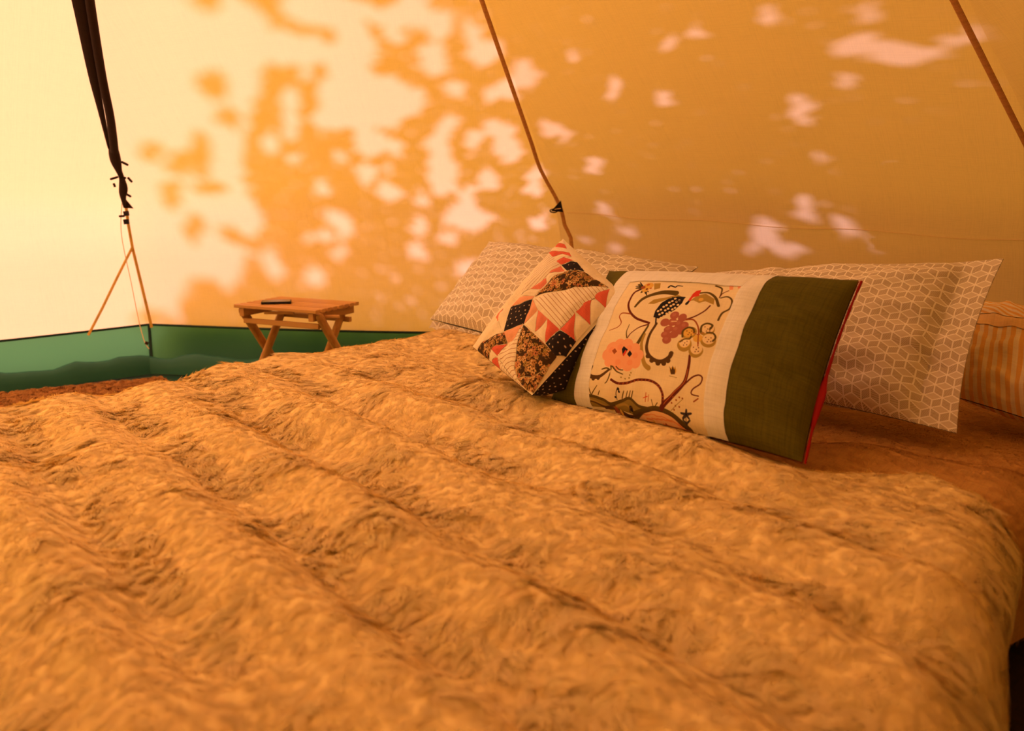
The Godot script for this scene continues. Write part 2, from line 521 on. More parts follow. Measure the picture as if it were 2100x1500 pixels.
	p.stroke([0.487,0.805,0.488,0.791], 0.0020, 0.0020, ember)
	p.stroke([0.517,0.800,0.519,0.786], 0.0020, 0.0020, ember)
	p.stroke([0.549,0.797,0.549,0.783], 0.0020, 0.0020, ember)
	p.stroke([0.581,0.804,0.582,0.790], 0.0020, 0.0020, ember)
	p.stroke([0.611,0.814,0.627,0.808], 0.0019, 0.0019, ember)
	p.stroke([0.634,0.827,0.650,0.821], 0.0019, 0.0019, ember)
	p.stroke([0.653,0.843,0.670,0.837], 0.0019, 0.0019, ember)
	p.stroke([0.667,0.860,0.683,0.854], 0.0019, 0.0019, ember)
	p.stroke([0.676,0.877,0.693,0.872], 0.0019, 0.0019, ember)
	p.stroke([0.680,0.895,0.697,0.890], 0.0019, 0.0019, ember)
	p.stroke([0.196,0.087,0.145,0.141,0.139,0.225,0.185,0.303,0.265,0.356,0.346,0.378,0.414,0.391], 0.0099, 0.0099, wine)
	p.stroke([0.201,0.328,0.114,0.322,0.097,0.350,0.142,0.399,0.120,0.437,0.048,0.466], 0.0061, 0.0038, rust)
	p.stroke([0.414,0.403,0.337,0.433,0.291,0.485,0.275,0.526], 0.0069, 0.0035, wine)
	p.stroke([0.267,0.524,0.236,0.467,0.233,0.413], 0.0057, 0.0028, moss)
	p.stroke([0.844,0.203,0.823,0.254,0.772,0.301,0.704,0.331], 0.0056, 0.0056, wine)
	p.stroke([0.696,0.335,0.759,0.328,0.805,0.360,0.839,0.413,0.874,0.516], 0.0061, 0.0061, rust)
	p.stroke([0.215,0.084,0.133,0.047], 0.0148, 0.0074, moss)
	p.stroke([0.215,0.084,0.136,0.087], 0.0142, 0.0071, moss)
	p.stroke([0.215,0.084,0.215,0.132], 0.0131, 0.0066, moss)
	p.stroke([0.215,0.084,0.261,0.139], 0.0128, 0.0064, moss)
	p.stroke([0.211,0.084,0.131,0.021], 0.0048, 0.0048, ink)
	p.stroke([0.211,0.084,0.113,0.063], 0.0046, 0.0046, ink)
	p.stroke([0.211,0.084,0.171,0.121], 0.0042, 0.0042, ink)
	p.stroke([0.211,0.084,0.280,0.159], 0.0039, 0.0039, ink)
	p.stroke([0.211,0.084,0.274,0.123], 0.0040, 0.0040, ink)
	p.disc(0.239, 0.062, 0.0452, gold)
	p.disc(0.233, 0.102, 0.0301, gold)
	p.disc(0.198, 0.079, 0.0206, rust)
	p.disc(0.229, 0.046, 0.0140, ember)
	p.disc(0.243, 0.094, 0.0100, wine)
	p.disc(0.274, 0.085, 0.0100, ember)
	p.fill([0.274,0.028,0.335,0.026,0.361,0.081,0.316,0.099], lime)
	p.stroke([0.429,0.065,0.439,0.048,0.488,0.061,0.498,0.044,0.544,0.047], 0.0087, 0.0039, ink)
	p.fill([0.334,0.238,0.367,0.194,0.458,0.163,0.543,0.129,0.604,0.151,0.507,0.159,0.452,0.204,0.387,0.235], lime)
	p.stroke([0.230,0.270,0.261,0.205,0.329,0.147,0.420,0.116,0.518,0.116], 0.0108, 0.0263, moss)
	p.fill([0.668,0.185,0.703,0.129,0.762,0.103,0.850,0.141,0.865,0.191,0.794,0.173,0.757,0.196,0.700,0.176], lime)
	p.disc(0.754, 0.162, 0.0186, gold)
	p.stroke([0.713,0.100,0.780,0.091,0.850,0.128,0.901,0.193], 0.0093, 0.0106, moss)
	p.stroke([0.800,0.016,0.849,0.031,0.870,0.073,0.877,0.125], 0.0083, 0.0035, moss)
	p.stroke([0.916,0.051,0.884,0.080,0.876,0.112], 0.0041, 0.0041, wine)
	p.stroke([0.888,0.124,0.931,0.108,0.980,0.136,0.989,0.199,0.949,0.243,0.942,0.302], 0.0061, 0.0079, moss)
	p.fill([0.895,-0.001,0.927,-0.005,0.944,0.040,0.917,0.043], blush)
	p.fill([0.939,-0.023,1.000,-0.031,0.986,0.035], blush)
	p.fill([0.432,0.344,0.426,0.290,0.448,0.224,0.488,0.172,0.551,0.145,0.612,0.144,0.616,0.203,0.581,0.263,0.526,0.311,0.479,0.349], ink)
	p.disc(0.450, 0.291, 0.0102, linen)
	p.disc(0.473, 0.316, 0.0100, linen)
	p.disc(0.496, 0.341, 0.0099, linen)
	p.disc(0.468, 0.276, 0.0102, linen)
	p.disc(0.491, 0.301, 0.0101, linen)
	p.disc(0.513, 0.326, 0.0100, linen)
	p.disc(0.481, 0.251, 0.0103, linen)
	p.disc(0.505, 0.277, 0.0100, linen)
	p.disc(0.527, 0.301, 0.0100, linen)
	p.disc(0.499, 0.236, 0.0103, linen)
	p.disc(0.522, 0.261, 0.0101, linen)
	p.disc(0.544, 0.287, 0.0099, linen)
	p.disc(0.511, 0.210, 0.0104, linen)
	p.disc(0.535, 0.236, 0.0101, linen)
	p.disc(0.557, 0.262, 0.0100, linen)
	p.disc(0.528, 0.194, 0.0104, linen)
	p.disc(0.551, 0.221, 0.0103, linen)
	p.disc(0.574, 0.247, 0.0100, linen)
	p.disc(0.539, 0.168, 0.0106, linen)
	p.disc(0.564, 0.195, 0.0104, linen)
	p.disc(0.587, 0.221, 0.0101, linen)
	p.disc(0.580, 0.179, 0.0104, linen)
	p.stroke([0.507,0.159,0.614,0.148], 0.0042, 0.0042, ink)
	p.stroke([0.562,0.195,0.613,0.157], 0.0042, 0.0042, ink)
	p.stroke([0.456,0.342,0.470,0.388], 0.0059, 0.0059, ink)
	p.stroke([0.656,0.206,0.666,0.179], 0.0135, 0.0054, ink)
	p.fill([0.655,0.176,0.658,0.112,0.674,0.082,0.709,0.068,0.717,0.121,0.731,0.126,0.680,0.145,0.674,0.185], poppy)
	p.disc(0.597, 0.307, 0.0374, mauve)
	p.disc(0.669, 0.321, 0.0366, mauve)
	p.disc(0.542, 0.371, 0.0376, mauve)
	p.disc(0.600, 0.361, 0.0367, mauve)
	p.disc(0.656, 0.366, 0.0362, mauve)
	p.disc(0.703, 0.377, 0.0358, mauve)
	p.disc(0.595, 0.421, 0.0368, mauve)
	p.disc(0.654, 0.414, 0.0358, mauve)
	p.disc(0.594, 0.467, 0.0362, mauve)
	p.disc(0.656, 0.459, 0.0358, mauve)
	p.disc(0.620, 0.506, 0.0354, mauve)
	p.disc(0.695, 0.421, 0.0356, mauve)
	p.disc(0.590, 0.302, 0.0168, rose)
	p.disc(0.593, 0.356, 0.0165, rose)
	p.disc(0.649, 0.361, 0.0165, rose)
	p.disc(0.588, 0.416, 0.0163, rose)
	p.disc(0.647, 0.409, 0.0162, rose)
	p.disc(0.587, 0.462, 0.0164, rose)
	p.disc(0.613, 0.501, 0.0159, rose)
	p.disc(0.697, 0.372, 0.0162, rose)
	p.stroke([0.589,0.355,0.630,0.350], 0.0032, 0.0032, linen)
	p.disc(0.769, 0.521, 0.0566, lime)
	p.disc(0.867, 0.549, 0.0546, lime)
	p.disc(0.932, 0.465, 0.0555, lime)
	p.disc(0.769, 0.428, 0.0584, lime)
	p.disc(0.893, 0.389, 0.0557, lime)
	p.disc(0.767, 0.423, 0.0463, gold)
	p.disc(0.895, 0.378, 0.0446, linen)
	p.disc(0.930, 0.452, 0.0438, linen)
	p.disc(0.868, 0.536, 0.0436, linen)
	p.disc(0.766, 0.505, 0.0455, gold)
	p.disc(0.868, 0.536, 0.0436, linen)
	p.disc(0.766, 0.505, 0.0407, linen)
	p.disc(0.852, 0.461, 0.0349, gold)
	p.disc(0.743, 0.415, 0.0049, wine)
	p.disc(0.769, 0.427, 0.0048, wine)
	p.disc(0.782, 0.412, 0.0048, wine)
	p.disc(0.766, 0.443, 0.0048, wine)
	p.disc(0.789, 0.438, 0.0048, wine)
	p.disc(0.871, 0.370, 0.0047, wine)
	p.disc(0.896, 0.382, 0.0047, wine)
	p.disc(0.909, 0.368, 0.0047, wine)
	p.disc(0.893, 0.398, 0.0046, wine)
	p.disc(0.916, 0.393, 0.0046, wine)
	p.disc(0.907, 0.445, 0.0047, wine)
	p.disc(0.932, 0.456, 0.0046, wine)
	p.disc(0.944, 0.441, 0.0046, wine)
	p.disc(0.928, 0.472, 0.0046, wine)
	p.disc(0.951, 0.466, 0.0046, wine)
	p.disc(0.845, 0.529, 0.0046, wine)
	p.disc(0.869, 0.540, 0.0045, wine)
	p.disc(0.882, 0.526, 0.0046, wine)
	p.disc(0.865, 0.556, 0.0046, wine)
	p.disc(0.888, 0.550, 0.0045, wine)
	p.disc(0.742, 0.498, 0.0048, wine)
	p.disc(0.768, 0.509, 0.0047, wine)
	p.disc(0.781, 0.495, 0.0047, wine)
	p.disc(0.764, 0.525, 0.0048, wine)
	p.disc(0.788, 0.520, 0.0047, wine)
	p.stroke([0.731,0.466,0.712,0.419,0.741,0.387,0.785,0.393,0.806,0.418], 0.0080, 0.0080, moss)
	p.stroke([0.728,0.505,0.754,0.480,0.793,0.474,0.796,0.452], 0.0065, 0.0065, moss)
	p.stroke([0.856,0.411,0.845,0.368,0.875,0.342,0.917,0.348,0.912,0.381], 0.0078, 0.0078, moss)
	p.stroke([0.901,0.410,0.943,0.404,0.974,0.431,0.964,0.460], 0.0068, 0.0068, moss)
	p.stroke([0.839,0.413,0.874,0.516], 0.0040, 0.0040, rust)
	p.stroke([0.842,0.435,0.797,0.424], 0.0030, 0.0030, rust)
	p.stroke([0.847,0.434,0.879,0.413], 0.0029, 0.0029, rust)
	p.stroke([0.416,0.414,0.406,0.482,0.389,0.536,0.374,0.582], 0.0079, 0.0170, moss)
	p.stroke([0.421,0.486,0.417,0.555,0.455,0.638,0.493,0.696,0.530,0.716], 0.0099, 0.0210, lime)
	p.stroke([0.476,0.387,0.468,0.458,0.465,0.527,0.473,0.582,0.510,0.631,0.576,0.659,0.635,0.654,0.679,0.621,0.685,0.592], 0.0098, 0.0183, bark)
	p.disc(0.506, 0.637, 0.0208, bark)
	p.disc(0.546, 0.663, 0.0204, bark)
	p.disc(0.599, 0.673, 0.0199, bark)
	p.disc(0.645, 0.667, 0.0197, bark)
	p.disc(0.675, 0.645, 0.0200, bark)
	p.disc(0.127, 0.660, 0.0557, pink)
	p.disc(0.150, 0.608, 0.0568, pink)
	p.disc(0.213, 0.581, 0.0552, pink)
	p.disc(0.289, 0.574, 0.0537, pink)
	p.disc(0.368, 0.600, 0.0518, pink)
	p.disc(0.417, 0.643, 0.0505, pink)
	p.disc(0.407, 0.692, 0.0489, pink)
	p.disc(0.342, 0.720, 0.0500, pink)
	p.disc(0.253, 0.725, 0.0516, pink)
	p.disc(0.168, 0.706, 0.0537, pink)
	p.disc(0.271, 0.654, 0.1053, pink)
	p.disc(0.150, 0.625, 0.0280, blush)
	p.disc(0.227, 0.597, 0.0275, blush)
	p.disc(0.320, 0.599, 0.0265, blush)
	p.disc(0.392, 0.646, 0.0252, blush)
	p.disc(0.356, 0.698, 0.0249, blush)
	p.disc(0.248, 0.709, 0.0259, blush)
	p.fill([0.252,0.612,0.262,0.588,0.311,0.611,0.296,0.646,0.280,0.658], ink)
	p.fill([0.276,0.648,0.291,0.613,0.304,0.623,0.289,0.663], poppy)
	p.fill([0.160,0.630,0.181,0.609,0.213,0.632,0.193,0.655], rust)
	p.fill([0.316,0.644,0.333,0.615,0.362,0.639,0.343,0.662], ink)
	p.stroke([-0.010,0.761,-0.023,0.808,0.023,0.830,0.106,0.824,0.181,0.773], 0.0227, 0.0093, bark)
	p.disc(-0.014, 0.828, 0.0205, bark)
	p.disc(0.041, 0.839, 0.0197, bark)
	p.disc(0.092, 0.832, 0.0195, bark)
	p.stroke([0.194,0.741,0.205,0.780,0.189,0.840,0.164,0.863], 0.0068, 0.0031, moss)
	p.stroke([0.203,0.771,0.214,0.819,0.198,0.848], 0.0056, 0.0056, linen)
	p.stroke([0.115,0.773,0.156,0.760,0.196,0.771], 0.0059, 0.0059, moss)
	p.stroke([0.209,0.744,0.261,0.775,0.318,0.786], 0.0069, 0.0038, moss)
	p.stroke([0.244,0.741,0.277,0.758,0.312,0.759], 0.0044, 0.0044, bark)
	p.disc(0.309, 0.808, 0.0060, sage)
	p.disc(0.344, 0.811, 0.0060, sage)
	p.disc(0.375, 0.800, 0.0060, sage)
	p.disc(0.378, 0.781, 0.0060, sage)
	p.disc(0.385, 0.765, 0.0060, sage)
	p.disc(0.728, 0.702, 0.0272, gold)
	p.fill([0.693,0.678,0.715,0.699,0.719,0.672,0.738,0.696,0.743,0.671,0.748,0.723,0.717,0.728], bark)
	p.stroke([0.707,0.739,0.767,0.742], 0.0022, 0.0022, sage)
	p.stroke([-0.014,0.876,0.020,0.935], 0.0031, 0.0061, moss)
	p.stroke([0.086,0.882,0.030,0.936], 0.0030, 0.0061, moss)
	p.stroke([-0.090,0.862,-0.057,0.911,-0.095,0.936], 0.0032, 0.0032, rust)
	p.stroke([0.109,0.911,0.094,0.933], 0.0036, 0.0036, moss)
	p.stroke([0.274,0.941,0.271,0.910,0.287,0.879], 0.0029, 0.0029, ink)
	p.disc(0.291, 0.883, 0.0106, ink)
	p.disc(0.298, 0.897, 0.0081, ink)
	p.disc(0.262, 0.931, 0.0069, ink)
	p.stroke([0.320,0.929,0.339,0.886], 0.0046, 0.0023, moss)
	p.stroke([0.354,0.925,0.372,0.882], 0.0046, 0.0023, moss)
	p.stroke([0.381,0.921,0.398,0.878], 0.0046, 0.0023, moss)
	p.stroke([0.403,0.919,0.420,0.876], 0.0045, 0.0023, moss)
	p.stroke([0.525,0.919,0.532,0.869], 0.0034, 0.0034, ember)
	p.stroke([0.507,0.901,0.545,0.888], 0.0027, 0.0027, poppy)
	p.stroke([0.550,0.915,0.557,0.878], 0.0028, 0.0028, ember)
	p.stroke([0.582,0.903,0.594,0.936], 0.0032, 0.0032, moss)
	p.stroke([0.633,0.915,0.609,0.937], 0.0032, 0.0032, moss)
	p.disc(0.763, 0.865, 0.0064, rust)
	p.disc(0.787, 0.877, 0.0063, rust)
	p.disc(0.809, 0.857, 0.0063, rust)
	p.disc(0.832, 0.858, 0.0063, rust)
	p.disc(0.751, 0.898, 0.0063, rust)
	p.disc(0.781, 0.909, 0.0062, rust)
	p.disc(0.810, 0.909, 0.0062, rust)
	p.disc(0.767, 0.930, 0.0062, rust)
	p.stroke([0.742,0.937,0.787,0.905,0.838,0.858], 0.0016, 0.0016, sage)
	p.stroke([0.859,0.938,0.862,0.913], 0.0101, 0.0030, slate)
	p.stroke([0.859,0.938,0.897,0.926], 0.0101, 0.0030, slate)
	p.stroke([0.859,0.938,0.878,0.954], 0.0100, 0.0030, slate)
	p.stroke([0.859,0.938,0.830,0.961], 0.0101, 0.0030, slate)
	p.stroke([0.859,0.938,0.822,0.938], 0.0102, 0.0030, slate)
	p.disc(0.859, 0.938, 0.0070, ink)
	p.stroke([0.857,0.945,0.848,0.980], 0.0025, 0.0025, slate)
	p.stroke([0.850,0.977,0.827,0.968], 0.0060, 0.0025, slate)
	p.stroke([0.848,0.980,0.884,0.961], 0.0060, 0.0025, slate)
	return p.im


# ---------------------------------------------------------------- the tent
func panel(i: int, u: float, w: float) -> Vector3:
	# a panel of canvas: w 0..1 climbs the low wall, 1..2 the roof; rounded where the two meet
	var j := (i + 1) % top.size()
	var a := top[i].lerp(top[j], u); var f := foot[i].lerp(foot[j], u)
	var inward := ((apex - (top[i] + top[j]) * 0.5) * Vector3(1, 0, 1)).normalized()
	var belly := sin(PI * u)
	a += inward * 0.012 * belly
	var round_ := 0.16
	var up := apex - a; var down := f - a
	var rl := up.length(); var dl := down.length()
	var s := (w - 1.0) * (dl if w < 1.0 else rl)        # length from the seam
	var p: Vector3
	if absf(s) < round_:
		var k := (s + round_) / (2.0 * round_)
		var p0 := a + down / dl * round_; var p2 := a + up / rl * round_
		p = p0.lerp(a, k).lerp(a.lerp(p2, k), k)
	else:
		p = a + (down / dl * -s if s < 0 else up / rl * s)
	var out := -inward * 0.72 + Vector3(0, 0.69, 0) if s > 0 else -inward
	var v := maxf(0.0, w - 1.0)
	p += out * belly * 0.05 * sin(PI * minf(1.0, pow(v, 0.6)))
	p += inward * belly * (0.004 * noise_b.get_noise_2d(u * 4.0 + i * 7.0, w * 2.5) + 0.003 * noise_a.get_noise_2d(u * 2.0 + w * 9.0 + i, w * 14.0 - u * 3.0) * exp(-pow(s / 0.12, 2.0)))
	return p

func build_tent() -> void:
	# corners seen in the photograph: 1 (left, with the dark straps), 2 (middle strap); the rest close the tent round the camera
	top = [Vector3(-2.75, 0.60, -2.45), at(262, 455, 3.5), at(1145, 428, 3.2), Vector3(1.46, 0.625, -2.20), Vector3(1.75, 0.62, -0.75), Vector3(1.25, 0.62, 0.75), Vector3(-0.25, 0.62, 1.45), Vector3(-1.9, 0.62, 1.05), Vector3(-2.9, 0.61, -0.35)]
	for i in top.size():
		var out := (top[i] - apex) * Vector3(1, 0, 1)
		foot.append(Vector3(top[i].x, 0.0, top[i].z) + out.normalized() * 0.03)
	foot[1] = Vector3(-1.50, 0, -3.49)
	foot[2] = Vector3(0.235, 0, -3.27)
	var names := ["wall_left", "wall_back", "wall_right", "wall_head_right", "wall_right_front", "wall_front", "wall_front_left", "wall_left_front", "wall_far_left"]
	var labels := ["sunlit cream canvas wall left of the dark strap bundle", "cream canvas wall behind the small table with dappled leaf shadows", "orange canvas wall right of the middle strap behind the pillows"]
	var ceil_node := root("ceiling")
	tag(ceil_node, "sloping cream canvas tent roof dappled with leaf shadows and sun spots", "", "", "structure")
	for i in top.size():
		var j := (i + 1) % top.size()
		var a := top[i]; var b := top[j]; var fa := foot[i]; var fb := foot[j]
		var span := a.distance_to(b)
		if i == 8:      # the doorway: the canvas is open up to the door's head, its flaps rolled to the sides
			var door := 0.34
			tag(put(names[i], sheet(24, 24, func(u: float, v: float): return panel(i, u * door, v), func(u: float, v: float): return Vector2(u * span, v * 0.62)), M.canvas), "cream canvas tent wall beside the open doorway to the far left of the bed", "", "", "structure")
			put("roof_panel", sheet(24, 40, func(u: float, v: float): return panel(i, u * door, 1.0 + 0.50 * v), func(u: float, v: float): return Vector2(u * span, v)), M.canvas, ceil_node)
			put("roof_panel", sheet(48, 50, func(u: float, v: float): return panel(i, u, 1.0 + lerpf(0.50, 1.0, v)), func(u: float, v: float): return Vector2(u * span, v * 1.4)), M.canvas, ceil_node)
			var dr := root("door_1", foot[8])
			tag(dr, "open doorway of the tent to the far left with its flaps rolled to the sides", "", "", "structure")
			for uu in [0.36, 0.98]:
				var roll := []
				for k in 16: roll.append(panel(i, uu, 0.02 + 1.44 * k / 15.0) - dr.position)
				put("rolled_flap", sweep(roll, func(k): return 0.06 - 0.02 * k, func(k): return 0.05 - 0.02 * k, Vector3(0.1, 0, 1), 12), M.canvas, dr)
			continue
		var w := put(names[i], sheet(48, 24, func(u: float, v: float): return panel(i, u, v), func(u: float, v: float): return Vector2(u * span, v * 0.62)), M.canvas)
		tag(w, labels[i] if i < 3 else "", "", "", "structure")
		if i >= 3: w.set_meta("label", "cream canvas tent wall %s" % ["beyond the right strap at the head end", "beside the right side of the bed", "behind the camera on the right", "behind the camera on the left", "to the left front of the bed", "to the far left of the bed"][i - 3])
		# roof panel above it
		var slope := a.distance_to(apex)
		put("roof_panel", sheet(48, 80, func(u: float, v: float): return panel(i, u, 1.0 + v), func(u: float, v: float): return Vector2((u - 0.5) * span * (1.0 - v), v * slope)), M.canvas, ceil_node)
	# groundsheet: floor and the raised sides of the tray
	var fl := begin()
	for i in foot.size():
		var j := (i + 1) % foot.size()
		var c := Vector3(apex.x, 0.0, apex.z)
		for q in [[c, foot[i], foot[j]], [c - Vector3(0, .01, 0), foot[j] - Vector3(0, .01, 0), foot[i] - Vector3(0, .01, 0)]]:
			tri(fl, q[0], q[1], q[2])
		tri(fl, foot[i], foot[i] - Vector3(0, .01, 0), foot[j]); tri(fl, foot[j], foot[i] - Vector3(0, .01, 0), foot[j] - Vector3(0, .01, 0))
	tag(put("floor", done(fl), M.teal), "teal groundsheet floor of the tent", "", "", "structure")
	var bn := ["baseboard_left", "baseboard_back", "baseboard_right", "baseboard_head", "baseboard_side", "baseboard_front", "baseboard_front_left", "baseboard_foot", "baseboard_far_left"]
	for i in foot.size():
		var j := (i + 1) % foot.size()
		var a := foot[i]; var b := foot[j]
		var inward := ((apex - (a + b) * 0.5) * Vector3(1, 0, 1)).normalized()
		var ca := ((apex - a) * Vector3(1, 0, 1)).normalized(); var cb := ((apex - b) * Vector3(1, 0, 1)).normalized()
		var base := root(bn[i])
		tag(base, ["teal upright groundsheet edge left of the corner seam, lit through", "dark teal groundsheet edge running behind the small table"][i] if i < 2 else "", "", "", "structure")
		# the tray side: leans inwards from the wall foot, sags a little below its hem
		var height := 0.185
		put("tray_side", sheet(40, 10, func(u: float, v: float):
			var off: Vector3 = ca.lerp(cb, u) * (0.02 + 0.07 * pow(1.0 - v, 2.0) + 0.006 * sin(u * 23.0 + i) * sin(PI * v))
			return a.lerp(b, u) + off + Vector3(0, 0.004 + height * v - 0.010 * sin(PI * u) * v, 0),
			func(u: float, v: float): return Vector2(u * a.distance_to(b), v * height)), M.teal, base)
		# a slack fold lying along its foot
		put("fold", sheet(40, 8, func(u: float, v: float):
			var r := 0.034 * (1.0 + 0.4 * noise_a.get_noise_2d(u * 5.0, i * 3.0))
			var off: Vector3 = ca.lerp(cb, u) * (0.105 + r * 1.0 * cos(PI * v))
			return a.lerp(b, u) + off + Vector3(0, 0.004 + r * 2.1 * sin(PI * v), 0),
			func(u: float, v: float): return Vector2(u * a.distance_to(b), v * 0.1)), M.teal_fold, base)
		var hem := []
		for k in 21:
			var u := k / 20.0
			hem.append(a.lerp(b, u) + ca.lerp(cb, u) * 0.021 + Vector3(0, 0.004 + height - 0.010 * sin(PI * u), 0))
		put("hem", sweep(hem, func(_k): return 0.003, func(_k): return 0.005, inward, 6), M.teal_hem, base)
		if i == 1:
			put("corner_seam", sweep([a + ca * 0.085 + Vector3(0, 0.01, 0), a + ca * 0.055 + Vector3(0, 0.06, 0), a + ca * 0.032 + Vector3(0, 0.13, 0), a + ca * 0.024 + Vector3(0, 0.19, 0)], func(k): return 0.017 - 0.010 * k, func(_k): return 0.006, BED_S, 8), M.teal_hem, base)
	# the meadow that the tent stands on
	var g := begin()
	for i in 24:
		var a0 := TAU * i / 24; var a1 := TAU * (i + 1) / 24
		g.set_uv(Vector2.ZERO); g.add_vertex(Vector3(0, -0.012, 0))
		g.set_uv(Vector2(cos(a0), sin(a0))); g.add_vertex(Vector3(cos(a0) * 40, -0.012, sin(a0) * 40))
		g.set_uv(Vector2(cos(a1), sin(a1))); g.add_vertex(Vector3(cos(a1) * 40, -0.012, sin(a1) * 40))
	tag(put("ground", done(g), M.soil), "dry grassy ground outside the tent", "", "", "structure")


# ---------------------------------------------------------------- the tree whose leaves dapple the canvas
const GAPS := [   # places of the canvas that the sun reaches: x, y, half width, half height, turn
	[660, 20, 75, 40, 0], [748, 27, 25, 22, 0], [803, 45, 28, 28, 0], [857, 27, 35, 38, 0], [916, 43, 18, 20, 0], [730, 66, 34, 16, 0], [580, 109, 48, 34, 0], [644, 113, 40, 26, 0], [735, 113, 50, 34, 0], [721, 163, 34, 56, 0],
	[694, 204, 34, 48, 0], [680, 254, 34, 22, 0], [748, 199, 40, 34, 0], [794, 190, 40, 24, 0], [753, 245, 30, 34, 0], [835, 217, 40, 32, -25], [807, 249, 26, 18, -20], [893, 127, 28, 34, 0], [975, 68, 18, 25, 0], [993, 109, 38, 26, -25],
	[934, 186, 20, 16, 0], [1043, 186, 18, 20, 0], [1078, 152, 26, 34, -30], [599, 217, 14, 25, 0], [599, 267, 14, 30, 0], [766, 299, 28, 28, 0], [753, 362, 20, 18, 0], [608, 331, 16, 10, 0], [816, 308, 18, 12, 0], [916, 276, 16, 40, 30],
	[911, 353, 28, 44, 0], [907, 385, 18, 14, 0], [1002, 371, 18, 20, 0], [1025, 272, 28, 20, 25], [1043, 308, 28, 18, 30], [975, 290, 15, 17, 0], [853, 457, 18, 17, 0], [930, 439, 28, 15, -15], [957, 408, 14, 28, 20], [961, 462, 20, 9, -15],
	[912, 489, 18, 12, 0], [866, 408, 10, 12, 0], [694, 444, 28, 12, 20], [653, 478, 28, 11, 0], [699, 476, 18, 9, 0], [694, 516, 14, 12, 0], [857, 516, 18, 12, 25], [952, 548, 22, 15, 0], [644, 566, 22, 14, 0], [798, 394, 24, 13, 0],
	[1093, 376, 11, 20, 0], [1100, 450, 17, 14, -30], [560, 300, 14, 22, 0], [900, 70, 16, 14, 0], [820, 80, 16, 12, 0], [700, 330, 10, 10, 0], [985, 445, 10, 14, -30], [880, 300, 9, 9, 0], [1010, 200, 10, 14, 0], [800, 345, 8, 8, 0],
	[640, 160, 12, 12, 0], [660, 390, 12, 9, 0], [1612, 47, 19, 19, 0], [1805, 35, 26, 13, 0], [1830, 108, 52, 22, 20], [1862, 126, 32, 15, 20], [1752, 107, 18, 11, 15], [2000, 55, 12, 22, 0], [2035, 55, 9, 20, 0], [1765, 177, 17, 9, 0],
	[1672, 245, 26, 17, 0], [1668, 217, 22, 9, 0], [1270, 207, 13, 9, 0], [1282, 185, 11, 13, 0], [1382, 215, 13, 9, 35], [1465, 85, 12, 8, 30], [1405, 100, 11, 12, 0], [1192, 122, 11, 12, 30], [1222, 342, 17, 15, 0], [1125, 265, 15, 13, 0],
	[1160, 280, 11, 14, -20], [1102, 355, 17, 9, 0], [1095, 385, 15, 10, 0], [1647, 425, 19, 14, 0], [1550, 458, 29, 16, 0], [1710, 450, 19, 12, 35], [1772, 480, 14, 10, 40], [1845, 500, 15, 9, 20], [1572, 492, 15, 11, 0], [1612, 503, 19, 14, 35],
	[1530, 502, 10, 12, 0], [1282, 465, 15, 9, 30], [1250, 440, 9, 8, 0], [1257, 510, 17, 11, 20], [1205, 490, 13, 7, 20], [1230, 418, 9, 8, 0], [1700, 330, 9, 6, 0], [1945, 335, 8, 6, 0], [1960, 92, 16, 8, 0], [1915, 115, 14, 8, 0],
]
const CLUMPS := [  # leaf clumps that stand out beyond the edge of the crown
	[430, 5, 34, 24, 0], [440, 182, 36, 24, 20], [312, 312, 22, 20, 0], [370, 337, 26, 24, 0], [412, 320, 20, 50, 0], [352, 400, 22, 26, 0], [430, 390, 30, 12, 0],
	[395, 465, 18, 32, 10], [495, 488, 52, 16, 30], [540, 488, 20, 20, 0], [420, 592, 30, 24, 0], [412, 630, 44, 34, 0], [470, 250, 30, 16, 20], [485, 650, 60, 22, 0], [520, 560, 24, 30, 0], [540, 590, 60, 14, 0], [310, 655, 40, 14, 0]
]
const EDGE := [[-4000, 700], [0, 500], [40, 565], [130, 560], [200, 540], [260, 522], [340, 505], [400, 520], [450, 545], [480, 560], [520, 575], [556, 590], [580, 560], [600, 460], [640, 390], [690, 330], [800, 300]]

func inside(q: Vector2, e: Array, grow: float) -> float:
	var d := (q - Vector2(e[0], e[1])).rotated(-deg_to_rad(e[4]))
	return Vector2(d.x / (e[2] + grow), d.y / (e[3] + grow)).length()

func leafy(q: Vector2) -> bool:
	for i in EDGE.size() - 1:
		if q.y >= EDGE[i][0] and q.y < EDGE[i + 1][0] or i == EDGE.size() - 2:
			var x := remap(q.y, EDGE[i][0], EDGE[i + 1][0], EDGE[i][1], EDGE[i + 1][1])
			if q.x < x - 4.0:
				for c in CLUMPS:
					if inside(q, c, 0.0) < 1.0: return true
				return false
			break
	for g in GAPS:
		if inside(q, g, 6.0 + 0.006 * maxf(0.0, q.x - 1050.0)) < 1.0: return false
	return true

